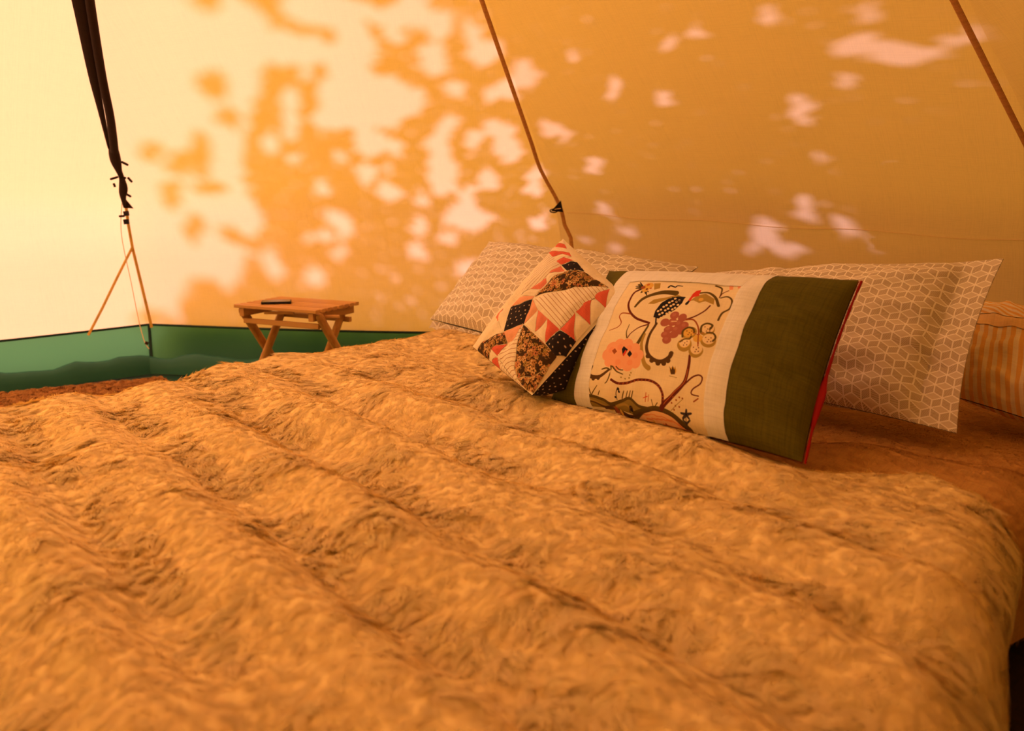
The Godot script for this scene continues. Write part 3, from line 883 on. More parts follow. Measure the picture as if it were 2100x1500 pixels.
func build_tree() -> void:
	var tree := root("tree", Vector3(1.3, 0, -6.6))
	tag(tree, "leafy tree outside behind the tent that throws the dappled shade", "tree")
	var leaf := begin()
	leaf.set_smooth_group(-1)
	var rim := [Vector3(-1, 0, 0), Vector3(-0.55, 0.10, 0.42), Vector3(0.1, 0.12, 0.52), Vector3(0.65, 0.05, 0.30), Vector3(1.1, -0.08, 0), Vector3(0.65, 0.05, -0.30), Vector3(0.1, 0.12, -0.52), Vector3(-0.55, 0.10, -0.42)]
	for i in 8: tri(leaf, Vector3(0, 0, 0), rim[i], rim[(i + 1) % 8])
	var places: Array[Transform3D] = []
	for i in [0, 1, 2, 3]:
		var a := top[i]; var b := top[i + 1]
		var span := a.distance_to(b)
		for part in 2:
			var p0: Vector3 = foot[i] if part == 0 else a; var p1: Vector3 = foot[i + 1] if part == 0 else b
			var q0: Vector3 = a if part == 0 else apex; var q1: Vector3 = b if part == 0 else apex
			var rise := ((q0 + q1) * 0.5 - (p0 + p1) * 0.5).length()
			var rows := int(rise / 0.017)
			for r in rows:
				var v := (r + 0.5) / rows
				if part == 1 and v > 0.62: break
				var width := span * (1.0 - v * part)
				var cols := maxi(1, int(width / 0.017))
				for c in cols:
					var u := (c + rng.randf()) / cols
					var p := p0.lerp(p1, u).lerp(q0.lerp(q1, u), v + (rng.randf() - 0.5) / rows)
					var jit := Vector2(rng.randfn(0, 3.0), rng.randfn(0, 3.0))
					var q := seen(p) + jit if p.z < -0.3 else Vector2(4000, 300)
					if i == 0 and (q.x < 200 or p.z > -2.0): continue
					if i == 3 and rng.randf() < 0.45: continue
					if not leafy(q): continue
					if q.y < -50.0 and rng.randf() < 0.9: continue      # the crown ends higher up the roof
					# edge of the crown is further off than its right side
					var far := lerpf(lerpf(7.4, 4.6, clampf((q.x - 350.0) / 450.0, 0, 1)), 2.8, clampf((q.x - 900.0) / 300.0, 0, 1)) + rng.randf_range(-0.3, 0.3)
					var n := (SUN + Vector3(rng.randfn(0, 0.35), rng.randfn(0, 0.35), rng.randfn(0, 0.35))).normalized()
					var x := n.cross(Vector3(rng.randfn(), rng.randfn(), rng.randfn())).normalized()
					var s := rng.randf_range(0.017, 0.024)
					places.append(Transform3D(Basis(x * s, n * s, x.cross(n) * s), p + SUN * far - tree.position))
	var mm := MultiMesh.new()
	mm.transform_format = MultiMesh.TRANSFORM_3D
	mm.mesh = done(leaf)
	mm.instance_count = places.size()
	for i in places.size(): mm.set_instance_transform(i, places[i])
	var fo := MultiMeshInstance3D.new()
	fo.name = "foliage"
	fo.multimesh = mm
	fo.material_override = M.leaf
	tree.add_child(fo)
	tag(fo, "", "", "", "stuff")
	put("trunk", sweep(curve([Vector3(0, -0.05, 0), Vector3(0.1, 0.8, 0.1), Vector3(0.0, 1.6, 0.2), Vector3(-0.3, 2.6, 0.4)], 4), func(k): return 0.16 - 0.09 * k, func(k): return 0.16 - 0.09 * k, Vector3.RIGHT, 12), M.bark, tree)
	for q in [Vector3(-1.2, 2.5, 1.2), Vector3(0.4, 2.2, 2.2)]:
		put("branch", sweep(curve([Vector3(0.0, 1.55, 0.2), Vector3(0.0, 1.55, 0.2).lerp(q, 0.5) + Vector3(0, 0.15, 0), q], 4), func(k): return 0.05 - 0.035 * k, func(k): return 0.05 - 0.035 * k, Vector3.RIGHT, 8), M.bark, tree)
	# dense hedge round the front and the right side, and a crown that overhangs the front of the roof
	var hedge := root("hedge", Vector3(apex.x, 0, apex.z))
	tag(hedge, "tall dense hedge outside round the front and right of the tent", "hedge")
	var many: Array[Transform3D] = []
	for i in 33000:
		var ang := deg_to_rad(rng.randf_range(-62.0, 158.0))
		var r := rng.randf_range(3.3, 4.3)
		many.append(big_leaf(Vector3(sin(ang) * r, rng.randf_range(0.0, 4.2), cos(ang) * r)))
	leaves(hedge, mm.mesh, many)
	for k in 7:
		var ang := deg_to_rad(-58.0 + 32.0 * k)
		var q := Vector3(sin(ang), 0, cos(ang)) * 3.8
		put("stem", sweep(curve([q + Vector3(0, -0.05, 0), q + Vector3(0.1, 1.4, 0.1), q + Vector3(0, 3.6, 0)], 4), func(f): return 0.06 - 0.04 * f, func(f): return 0.06 - 0.04 * f, Vector3.RIGHT, 8), M.bark, hedge)
	var oak := root("tree", Vector3(1.2, 0, 4.4))
	tag(oak, "broad tree outside whose crown overhangs the front half of the tent", "tree")
	many = []
	for i in 16000:
		var d := Vector3(rng.randfn(), rng.randfn(), rng.randfn()).normalized() * pow(rng.randf(), 0.4)
		many.append(big_leaf(Vector3(-0.4 + d.x * 2.6, 4.1 + d.y * 0.9, -2.9 + d.z * 2.6)))
	leaves(oak, mm.mesh, many)
	put("trunk", sweep(curve([Vector3(0, -0.05, 0), Vector3(0.1, 1.5, 0), Vector3(-0.1, 3.0, -0.5), Vector3(-0.8, 4.2, -1.8)], 5), func(f): return 0.22 - 0.13 * f, func(f): return 0.22 - 0.13 * f, Vector3.RIGHT, 12), M.bark, oak)
	# long grass along the foot of the back wall
	var blade := begin()
	blade.set_smooth_group(-1)
	tri(blade, Vector3(-0.007, 0, 0), Vector3(-0.006, 0.10, 0.01), Vector3(0.007, 0, 0)); tri(blade, Vector3(0.007, 0, 0), Vector3(-0.006, 0.10, 0.01), Vector3(0.005, 0.10, 0.01))
	tri(blade, Vector3(-0.006, 0.10, 0.01), Vector3(0.01, 0.2, 0.04), Vector3(0.005, 0.10, 0.01))
	many = []
	for i in 7000:
		var u := rng.randf_range(0.10, 1.0)
		var p := foot[1].lerp(foot[2], u) + Vector3(rng.randf_range(-0.05, 0.0), -0.012, -rng.randf_range(0.03, 0.20)) - foot[1]
		var sc := rng.randf_range(0.7, 1.1)
		many.append(Transform3D(Basis(Vector3.UP, rng.randf() * TAU).scaled(Vector3(sc * 1.4, sc, sc)), p))
	var gm := MultiMesh.new()
	gm.transform_format = MultiMesh.TRANSFORM_3D
	gm.mesh = done(blade)
	gm.instance_count = many.size()
	for i in many.size(): gm.set_instance_transform(i, many[i])
	var go := MultiMeshInstance3D.new()
	go.name = "long_grass"; go.multimesh = gm; go.material_override = M.grass
	go.position = foot[1]
	add_child(go, true)
	tag(go, "long grass outside along the foot of the tent behind the small table", "grass", "", "stuff")

func big_leaf(p: Vector3) -> Transform3D:
	var n := Vector3(rng.randfn(), rng.randfn() + 0.6, rng.randfn()).normalized()
	var x := n.cross(Vector3(rng.randfn(), rng.randfn(), rng.randfn())).normalized()
	var s := rng.randf_range(0.06, 0.10)
	return Transform3D(Basis(x * s, n * s, x.cross(n) * s), p)

func leaves(o: Node3D, mesh: Mesh, many: Array[Transform3D]) -> void:
	var m2 := MultiMesh.new()
	m2.transform_format = MultiMesh.TRANSFORM_3D
	m2.mesh = mesh
	m2.instance_count = many.size()
	for i in many.size(): m2.set_instance_transform(i, many[i])
	var f2 := MultiMeshInstance3D.new()
	f2.name = "foliage"
	f2.multimesh = m2
	f2.material_override = M.leaf
	o.add_child(f2)
	tag(f2, "", "", "", "stuff")


# ---------------------------------------------------------------- the bed
const HEM := [[-1.9, -0.10], [-1.15, -0.06], [-0.9, 0.13], [-0.6, 0.25], [-0.1, 0.27], [-0.03, 0.19], [0.03, 0.13], [0.10, 0.155], [0.20, 0.20], [0.6, 0.26]]

func hem(s: float) -> float:
	for i in HEM.size() - 1:
		if s < HEM[i + 1][0]: return lerpf(HEM[i][1], HEM[i + 1][1], smoothstep(HEM[i][0], HEM[i + 1][0], s))
	return HEM[HEM.size() - 1][1]

func bed_point(s: float, y: float, t: float) -> Vector3:
	return BED_O + BED_S * s + BED_T * t + Vector3(0, y, 0)

func throw_height(s: float, t: float) -> float:
	# ridges across the bed, 0.198 apart, deeper at some places than at others
	var tt := t + 0.022 * noise_a.get_noise_2d(s * 1.6, t * 0.8)
	var ph := fposmod((tt - 0.48) / 0.198, 1.0)
	var r := 0.5 - 0.5 * cos(TAU * pow(ph, 0.85))
	var deep := clampf(0.70 + 0.9 * noise_a.get_noise_2d(s * 1.3 + 20.0, t * 2.0), 0.2, 1.25) * smoothstep(0.34, 0.56, t) * (0.25 + 0.75 * smoothstep(-1.5, -1.0, s))
	var y := 0.292 + RIDGE * (r - 0.6) * deep
	y += 0.014 * noise_b.get_noise_2d(s * 2.2 + 5.0, t * 1.1) + 0.006 * noise_a.get_noise_2d(s * 6.0, t * 6.0)
	y += 0.026 * exp(-pow((t - 0.40) / 0.065, 2.0)) * smoothstep(-0.95, -0.75, s) * smoothstep(0.02, -0.10, s)
	# hollow beside the left pillow
	y -= 0.030 * exp(-pow((s + 1.02) / 0.26, 2.0) - pow((t - 0.22) / 0.07, 2.0))
	y += 0.018 * exp(-pow((s + 1.35) / 0.25, 2.0) - pow((t - 0.02) / 0.10, 2.0))
	return y

const FOOT := 1.34       # where the cloths turn down over the foot of the bed
const RIDGE := 0.052

func draped(a: float, b: float, hgt: Callable, right: float, left: float, r: float, flutter: float) -> Vector3:
	# a cloth over the mattress: a, b are lengths along the cloth, which turns down over the sides and the foot
	var s := a; var down := 0.0
	var lim := PI * 0.47
	if a > right or a < left:
		var over := a - right if a > right else left - a
		var th := minf(over / r, lim)
		var rest := maxf(0.0, over - r * lim)
		var out := r * sin(th) + rest * 0.08
		down = r * (1.0 - cos(th)) + rest
		out += flutter * sin(b * 13.0 + 1.5 * sin(b * 5.0)) * smoothstep(0.05, 0.3, down)
		s = right + out if a > right else left - out
	var t := b
	if b > FOOT:
		var th2 := minf((b - FOOT) / 0.17, lim)
		t = FOOT + 0.17 * sin(th2)
		down = maxf(down, 0.17 * (1.0 - cos(th2)) + maxf(0.0, b - FOOT - 0.17 * lim))
	var y: float = hgt.call(clampf(a, left - 0.05, right + 0.05), minf(b, 1.40))
	return bed_point(s, maxf(0.02, y - down), t)

func fur_point(a: float, b: float) -> Vector3:
	var h := hem(a)
	var q := clampf((b - h) / 0.05, 0.0, 1.0)
	var p := draped(a, b, throw_height, lerpf(0.11, 0.31, smoothstep(0.15, 0.95, b)), lerpf(-1.52, -1.38, smoothstep(0.62, 1.0, b)), 0.10, 0.022)
	var roll := sqrt(1.0 - pow(1.0 - q, 2.0))
	var low := draped(a, b, plush_height, lerpf(0.10, 0.26, smoothstep(0.15, 0.95, b)), lerpf(-1.50, -1.32, smoothstep(0.62, 1.0, b)), 0.09, 0.015)
	return low.lerp(p, roll) if q < 1.0 else p

func plush_height(s: float, t: float) -> float:
	return 0.262 - 0.05 * smoothstep(0.0, 0.12, t - hem(s) - 0.04) + 0.010 * noise_b.get_noise_2d(s * 2.0 + 50.0, t * 2.0) + 0.028 * exp(-pow((t - 0.08 + 0.2 * s) / 0.05, 2.0)) * smoothstep(-0.3, -0.1, s) - 0.01 * smoothstep(-0.1, -0.4, t)

func plush_point(a: float, b: float) -> Vector3:
	return draped(a, b, plush_height, lerpf(0.10, 0.26, smoothstep(0.15, 0.95, b)), lerpf(-1.50, -1.32, smoothstep(0.62, 1.0, b)), 0.09, 0.015)

func tuft(strands: int, length: float, radius: float, width: float, seed_: int, gather := 0.75) -> ArrayMesh:
	# a lock of crinkled pile; grows up y and leans along x; its hairs gather towards a few tips
	var r := RandomNumberGenerator.new(); r.seed = seed_
	var v := PackedVector3Array(); var n := PackedVector3Array(); var t := PackedVector2Array(); var ix := PackedInt32Array()
	var tips := []
	for i in 3: tips.append(Vector2(r.randfn(0, radius * 0.55), r.randfn(0, radius * 0.55)))
	for i in strands:
		var ang := r.randf() * TAU
		var rr := sqrt(r.randf()) * radius
		var root_ := Vector2(cos(ang), sin(ang)) * rr
		var tip: Vector2 = tips[r.randi() % 3]
		var len_ := length * r.randf_range(0.7, 1.1)
		var lean := r.randf_range(0.55, 0.95)
		var wave := r.randf() * TAU; var amp := r.randf_range(0.04, 0.12) * length
		var face := PI / 2 + r.randfn(0, 0.45)
		var tilt := Vector2(r.randfn(0, 0.22), r.randfn(0, 0.30))
		var wv := Vector3(cos(face), 0, sin(face)) * width * 0.5
		var base := v.size()
		var seg := 4
		for k in seg + 1:
			var f := float(k) / seg
			var g := root_.lerp(tip, gather * f * f)
			var c := Vector3(g.x + len_ * lean * (0.35 * f + 0.65 * f * f), len_ * (0.80 * f - 0.42 * f * f) , g.y + amp * sin(wave + f * 4.5) * f)
			c.y += 0.25 * amp * sin(wave + f * 7.0) * f
			var w := wv * (1.0 - 0.75 * f)
			var nn := Vector3(-0.2 + tilt.x, 1.0, tilt.y).normalized()
			for sg in [-1.0, 1.0]:
				v.append(c + w * sg); n.append(nn); t.append(Vector2(0.5 + 0.5 * sg, f))
		for k in seg:
			var q := base + k * 2
			# the front of each hair looks up, as its normal does
			if (v[q + 1] - v[q]).cross(v[q + 2] - v[q]).dot(n[q]) > 0: ix.append_array([q, q + 2, q + 1, q + 1, q + 2, q + 3])
			else: ix.append_array([q, q + 1, q + 2, q + 1, q + 3, q + 2])
	return arrays(v, n, t, ix)

func grow(called: String, parent: Node3D, m: Material, meshes: Array, spots: Array) -> void:
	# spots: [variant, transform, tint]
	for k in meshes.size():
		var mine := spots.filter(func(s): return s[0] == k)
		if mine.is_empty(): continue
		var mm := MultiMesh.new()
		mm.transform_format = MultiMesh.TRANSFORM_3D
		mm.use_colors = true
		mm.mesh = meshes[k]
		mm.instance_count = mine.size()
		for i in mine.size():
			mm.set_instance_transform(i, mine[i][1])
			mm.set_instance_color(i, mine[i][2])
		var o := MultiMeshInstance3D.new()
		o.name = called
		o.multimesh = mm
		o.material_override = m
		parent.add_child(o, true)
		tag(o, "", "", "", "stuff")

func pile_on(f: Callable, a: float, b: float, lay: float, size: float, variants: int, stand := 1.0) -> Array:
	var e := 0.006
	var p: Vector3 = f.call(a, b)
	var da: Vector3 = (f.call(a + e, b) as Vector3) - p; var db: Vector3 = (f.call(a, b + e) as Vector3) - p
	var n := db.cross(da).normalized()
	if n.dot(p - bed_point(-0.6, -0.4, 0.8)) < 0: n = -n
	var x := (da.normalized() * cos(lay) + db.normalized() * sin(lay))
	x = (x - n * x.dot(n)).normalized()
	var g := 1.0 + rng.randfn(0, 0.05)
	var col := Color(g, g * (1.0 + rng.randfn(0, 0.012)), g * (1.0 + rng.randfn(0, 0.03)))
	return [rng.randi() % variants, Transform3D(Basis(x * size, n * size * stand * rng.randf_range(0.75, 1.15), x.cross(n) * size), p - n * 0.002), col]

func build_bed() -> void:
	# mattress
	var bed := root("mattress", bed_point(-0.58, 0, 0.72))
	tag(bed, "thick low mattress hidden under the fur throw and brown blanket", "mattress")
	var inv := bed.transform.affine_inverse()
	put("mattress_body", sheet(40, 24, func(u: float, v: float):
		var ang := TAU * u
		var c := cos(ang); var s := sin(ang)
		var k := 8.0
		var rr := pow(pow(absf(c), k) + pow(absf(s), k), -1.0 / k)
		var yy := clampf((v - 0.2) / 0.6, 0, 1)
		var inset := 1.0 if v > 0.2 and v < 0.8 else (v / 0.2 if v <= 0.2 else (1.0 - v) / 0.2)
		inset = pow(inset, 0.35)
		var edge := 0.02 + 0.185 * yy
		return inv * bed_point(-0.52 + 0.62 * c * rr * inset, edge, 0.40 + 0.95 * s * rr * inset),
		func(u: float, v: float): return Vector2(u * 5.0, v)), M.ticking_mattress, bed)
	# brown plush blanket under the pillows
	var bl := root("plush_blanket")
	tag(bl, "smooth golden brown plush blanket under the pillows at the right", "blanket")
	put("blanket_cloth", sheet(110, 90, func(u: float, v: float): return plush_point(lerpf(-1.72, 0.345, u), lerpf(-0.58, 1.62, v)), func(u: float, v: float): return Vector2(u * 2.4, v * 2.2)), M.plush_backing, bl)
	var short := [tuft(26, 0.011, 0.007, 0.0007, 101), tuft(26, 0.011, 0.007, 0.0007, 102), tuft(26, 0.012, 0.007, 0.0007, 103)]
	var spots := []
	for i in 34000:
		var a := rng.randf_range(-0.55, 0.34); var b := rng.randf_range(-0.55, 0.45)
		if b > hem(a) + 0.02: continue
		spots.append(pile_on(plush_point, a, b, 0.9 + 1.6 * noise_a.get_noise_2d(a * 3.0, b * 3.0) + rng.randfn(0, 0.2), rng.randf_range(0.9, 1.3), 3, 0.5))
	for i in 9000:
		var a := rng.randf_range(-1.7, -0.55); var b := rng.randf_range(-0.38, 0.34)
		if b > hem(a) + 0.02: continue
		spots.append(pile_on(plush_point, a, b, 0.9 + 1.6 * noise_a.get_noise_2d(a * 3.0, b * 3.0) + rng.randfn(0, 0.2), rng.randf_range(0.9, 1.3), 3, 0.5))
	grow("pile", bl, M.plush, short, spots)
	# the fur throw
	var th := root("fur_throw")
	tag(th, "thick golden beige faux fur throw with soft ridges spread over the bed", "throw")
	put("throw_backing", sheet(420, 420, func(u: float, v: float):
		var a := lerpf(-1.80, 0.445, u)
		var bb := lerpf(hem(a), 1.75, v)
		# clumped pile: small soft lumps and creases
		return fur_point(a, bb) + Vector3(0, 0.0022 * noise_b.get_noise_2d(a * 34.0 + bb * 12.0, bb * 48.0 - a * 14.0) + 0.0012 * noise_a.get_noise_2d(a * 110.0, bb * 110.0), 0), func(u: float, v: float): return Vector2(u, v)), M.fur_backing, th)
	var locks := []
	for k in 6: locks.append(tuft(20, 0.021, 0.0095, 0.0008, 200 + k, 0.45))
	for k in 3: locks.append(tuft(34, 0.028, 0.0085, 0.0009, 220 + k, 0.97))
	spots = []
	var step := FUR_STEP
	var b := -0.12
	while b < 1.73:
		var a := -1.80
		while a < 0.44:
			var aa := a + rng.randf_range(-0.6, 0.6) * step; var bb := b + rng.randf_range(-0.6, 0.6) * step
			a += step
			if bb < hem(aa) + 0.004: continue
			# the pile lies from the ridges down into the valleys, and swirls
			var slope := throw_height(aa, bb + 0.02) - throw_height(aa, bb - 0.02)
			var lay := 0.75 + 1.5 * noise_b.get_noise_2d(aa * 2.4, bb * 2.4) + 0.8 * noise_a.get_noise_2d(aa * 9.0, bb * 9.0) + rng.randfn(0, 0.7)
			lay -= clampf(slope * 18.0, -1.1, 0.8)
			# it stands up in loose locks on the slopes that fall towards the foot, and lies close on the crests
			var ph := fposmod((bb + 0.022 * noise_a.get_noise_2d(aa * 1.6, bb * 0.8) - 0.48) / 0.198, 1.0)
			var dip := smoothstep(0.66, 0.86, ph) * (1.0 - smoothstep(0.96, 1.0, ph)) + (1.0 - smoothstep(0.0, 0.06, ph))
			var loose := clampf(dip * clampf(0.45 + 1.6 * noise_b.get_noise_2d(aa * 4.0 + 9.0, bb * 4.0), 0.0, 1.0) * smoothstep(0.4, 0.6, bb) + 1.4 * maxf(0.0, noise_b.get_noise_2d(aa * 5.0, bb * 5.0 + 30.0) - 0.18), 0.0, 1.0)
			if rng.randf() < 0.68 * loose: continue
			var stand := rng.randf_range(0.28, 0.60) + 0.50 * loose
			if loose > 0.35:
				spots.append(pile_on(fur_point, aa, bb, lay, rng.randf_range(0.85, 1.2), 3, stand))
				spots[spots.size() - 1][0] += 6
				continue
			spots.append(pile_on(fur_point, aa, bb, lay, rng.randf_range(0.75, 1.2), 6, stand))
		b += step
	grow("pile", th, M.fur, locks, spots)

const FUR_STEP := 0.0070


# ---------------------------------------------------------------- pillows and cushions
class Cushion:
	var c: Array            # four corners: bottom left, bottom right, top right, top left
	var n: Vector3
	var thick := 0.15
	var pull := 0.06
	var full := Rect2(0, 0, 1, 1)     # the part of the case that the filling reaches
	var rough := 0.004
	var nz: FastNoiseLite
	var seed_ := 0.0
	var bend := 0.0
	var crease := 0.0
	func _init(corners: Array, eye: Vector3, thickness: float, noise: FastNoiseLite, s: float) -> void:
		c = corners; thick = thickness; nz = noise; seed_ = s
		n = ((c[1] - c[0]) + (c[2] - c[3])).cross((c[3] - c[0]) + (c[2] - c[1])).normalized()
		if n.dot(eye - (c[0] + c[1] + c[2] + c[3]) / 4.0) < 0: n = -n
	func p(u: float, v: float, side: float, lift := 0.0) -> Vector3:
		var x := 2.0 * u - 1.0; var y := 2.0 * v - 1.0
		var uu := 0.5 + 0.5 * x * (1.0 - pull * (1.0 - y * y) * absf(x))
		var vv := 0.5 + 0.5 * y * (1.0 - pull * (1.0 - x * x) * absf(y))
		var q: Vector3 = (c[0] as Vector3).lerp(c[1], uu).lerp((c[3] as Vector3).lerp(c[2], uu), vv)
		var fx := clampf((u - full.position.x) / full.size.x, 0, 1) * 2.0 - 1.0
		var fy := clampf((v - full.position.y) / full.size.y, 0, 1) * 2.0 - 1.0
		var prof := pow(maxf(0.0, (1.0 - pow(absf(fx), 2.6)) * (1.0 - pow(absf(fy), 2.6))), 0.55)
		var edge := (1.0 - absf(x)) * (1.0 - absf(y))
		var h := side * (thick * 0.5 * prof + 0.0015) + rough * 2.0 * nz.get_noise_2d(u * 4.0 + seed_, v * 4.0) * minf(1.0, edge * 8.0)
		# puckers that run in from the seams
		h += side * rough * 1.2 * nz.get_noise_2d(atan2(y, x) * 5.0 + seed_ * 3.0, 1.5) * smoothstep(0.35, 0.9, maxf(absf(x), absf(y))) * minf(1.0, edge * 12.0)
		h += bend * (x * x - 0.4)
		if crease > 0.0: h += crease * nz.get_noise_2d(u * 2.2 + 4.0, v * 9.0 + u * 3.0) * smoothstep(0.77, 0.86, u) * (1.0 - v * 0.6) * minf(1.0, edge * 9.0)
		return q + n * (h + side * lift)

func whole(cu: Cushion, nu: int, nv: int, uvs: Vector2) -> ArrayMesh:
	var st := begin()
	for side in [1.0, -1.0]:
		st.append_from(sheet(nu, nv, func(u: float, v: float): return cu.p(u, v, side), func(u: float, v: float): return Vector2(u * uvs.x, (1.0 - v) * uvs.y), side < 0), 0, Transform3D())
	return st.commit()

func at_floor(px: float, py: float, y: float) -> Vector3:
	var a := at(px, py, 1.0) - EYE
	return EYE + a * ((y - EYE.y) / a.y)

func based(called: String, cu: Cushion) -> Node3D:          # a node at the cushion's foot; its parts are made in the room's own axes
	var foot_ := (cu.c[0] as Vector3).lerp(cu.c[1], 0.5)
	var o := root(called, foot_)
	return o

func part(called: String, mesh: Mesh, m: Material, o: Node3D) -> MeshInstance3D:
	var r := put(called, mesh, m, o)
	r.position = -o.position
	return r

func build_pillows() -> void:
	# the two pillows in the printed cases
	var a := Cushion.new([at(882, 655, 2.72), Vector3(0.20, 0.29, -2.16), at(1432, 548, 2.42), at(1003, 496, 2.86)], EYE, 0.16, noise_b, 2.0)
	a.full = Rect2(0.0, 0.0, 1.0, 1.0); a.pull = 0.05; a.rough = 0.006
	var o := based("pillow", a)
	tag(o, "grey printed pillow at the left, behind the patchwork cushion", "pillow", "pillows in matching printed cases")
	part("pillowcase", whole(a, 60, 44, Vector2(2.7, 1.5)), M.cubes, o)
	# its open end: a loose hem along the foot of the case
	part("hem", sheet(50, 4, func(u: float, v: float):
		var p := a.p(0.02 + 0.5 * u, 0.0, 1.0)
		return p + Vector3(-0.010 * v, -0.004 - 0.020 * v + 0.006 * sin(u * 31.0) * v, 0.028 * v + 0.005 * sin(u * 23.0) * v),
		func(u: float, v: float): return Vector2(u * 0.8, v * 0.06)), M.cubes_inside, o)
	var b := Cushion.new([Vector3(0.33, 0.30, -2.08), at(1962, 889, 1.50), at(2058, 531, 1.72), at(1425, 566, 2.18)], EYE, 0.17, noise_b, 7.0)
	b.full = Rect2(0.0, 0.0, 0.90, 1.0); b.pull = 0.05; b.rough = 0.006
	o = based("pillow", b)
	tag(o, "large printed pillow at the right, behind the olive embroidered cushion", "pillow", "pillows in matching printed cases")
	part("pillowcase", whole(b, 60, 44, Vector2(3.4, 1.85)), M.cubes, o)
	part("hem", sheet(4, 40, func(u: float, v: float):
		var p := b.p(1.0, v, 1.0)
		return p + Vector3(0.006 * u, 0.003 * sin(v * 30.0) * u, -0.012 * u),
		func(u: float, v: float): return Vector2(u * 0.05, v)), M.cubes_inside, o)
	# the striped pillow by the wall
	var s := Cushion.new([at(1950, 812, 1.76), at(2330, 940, 1.42), at(2400, 690, 1.62), at(1975, 618, 1.98)], EYE, 0.14, noise_b, 12.0)
	s.pull = 0.04; s.rough = 0.006
	o = based("pillow", s)
	tag(o, "yellow and cream striped pillow at the right edge, behind the large printed pillow", "pillow")
	part("pillowcase", whole(s, 40, 40, Vector2(1.5, 0.8)), M.stripes, o)
	part("hem_band", sheet(40, 4, func(u: float, v: float): return s.p(u, 0.62 - 0.10 * u + 0.13 * v, 1.0, 0.0025), func(u: float, v: float): return Vector2(u * 3.0, v * 0.4)), M.plain_hem, o)
	part("flap", sheet(40, 16, func(u: float, v: float): return s.p(u, lerpf(0.75 - 0.10 * u, 0.995, v), 1.0, 0.004), func(u: float, v: float): return Vector2(u * 1.1 + v * 0.5, v * 0.3)), M.stripes, o)

func cut(poly: Array, cu: Cushion, size: float, edge: int) -> ArrayMesh:
	# a patch of cloth: a polygon of the cushion's face, puffed a little between its seams
	var q := PackedVector2Array()
	for i in range(0, poly.size(), 2): q.append(Vector2(poly[i], poly[i + 1]))
	var along := (q[(edge + 1) % q.size()] - q[edge]).normalized()
	var across := along.orthogonal()
	var tris := Geometry2D.triangulate_polygon(q)
	var list := []
	for i in range(0, tris.size(), 3): list.append([q[tris[i]], q[tris[i + 1]], q[tris[i + 2]]])
	for level in 3:
		var next := []
		for t in list:
			var ab: Vector2 = (t[0] + t[1]) / 2; var bc: Vector2 = (t[1] + t[2]) / 2; var ca: Vector2 = (t[2] + t[0]) / 2
			next.append_array([[t[0], ab, ca], [ab, t[1], bc], [ca, bc, t[2]], [ab, bc, ca]])
		list = next
	var st := begin()
	st.set_smooth_group(0)
	for t in list:
		if (t[1] - t[0]).cross(t[2] - t[0]) > 0: t.reverse()
		for w in t:
			var dist := 1.0
			for i in q.size(): dist = minf(dist, w.distance_to(Geometry2D.get_closest_point_to_segment(w, q[i], q[(i + 1) % q.size()])))
			st.set_uv(Vector2(w.dot(along), w.dot(across)) * size)
			st.add_vertex(cu.p(w.x, w.y, 1.0, 0.0006 + 0.0040 * smoothstep(0.0, 0.05, dist)))
	return done(st)

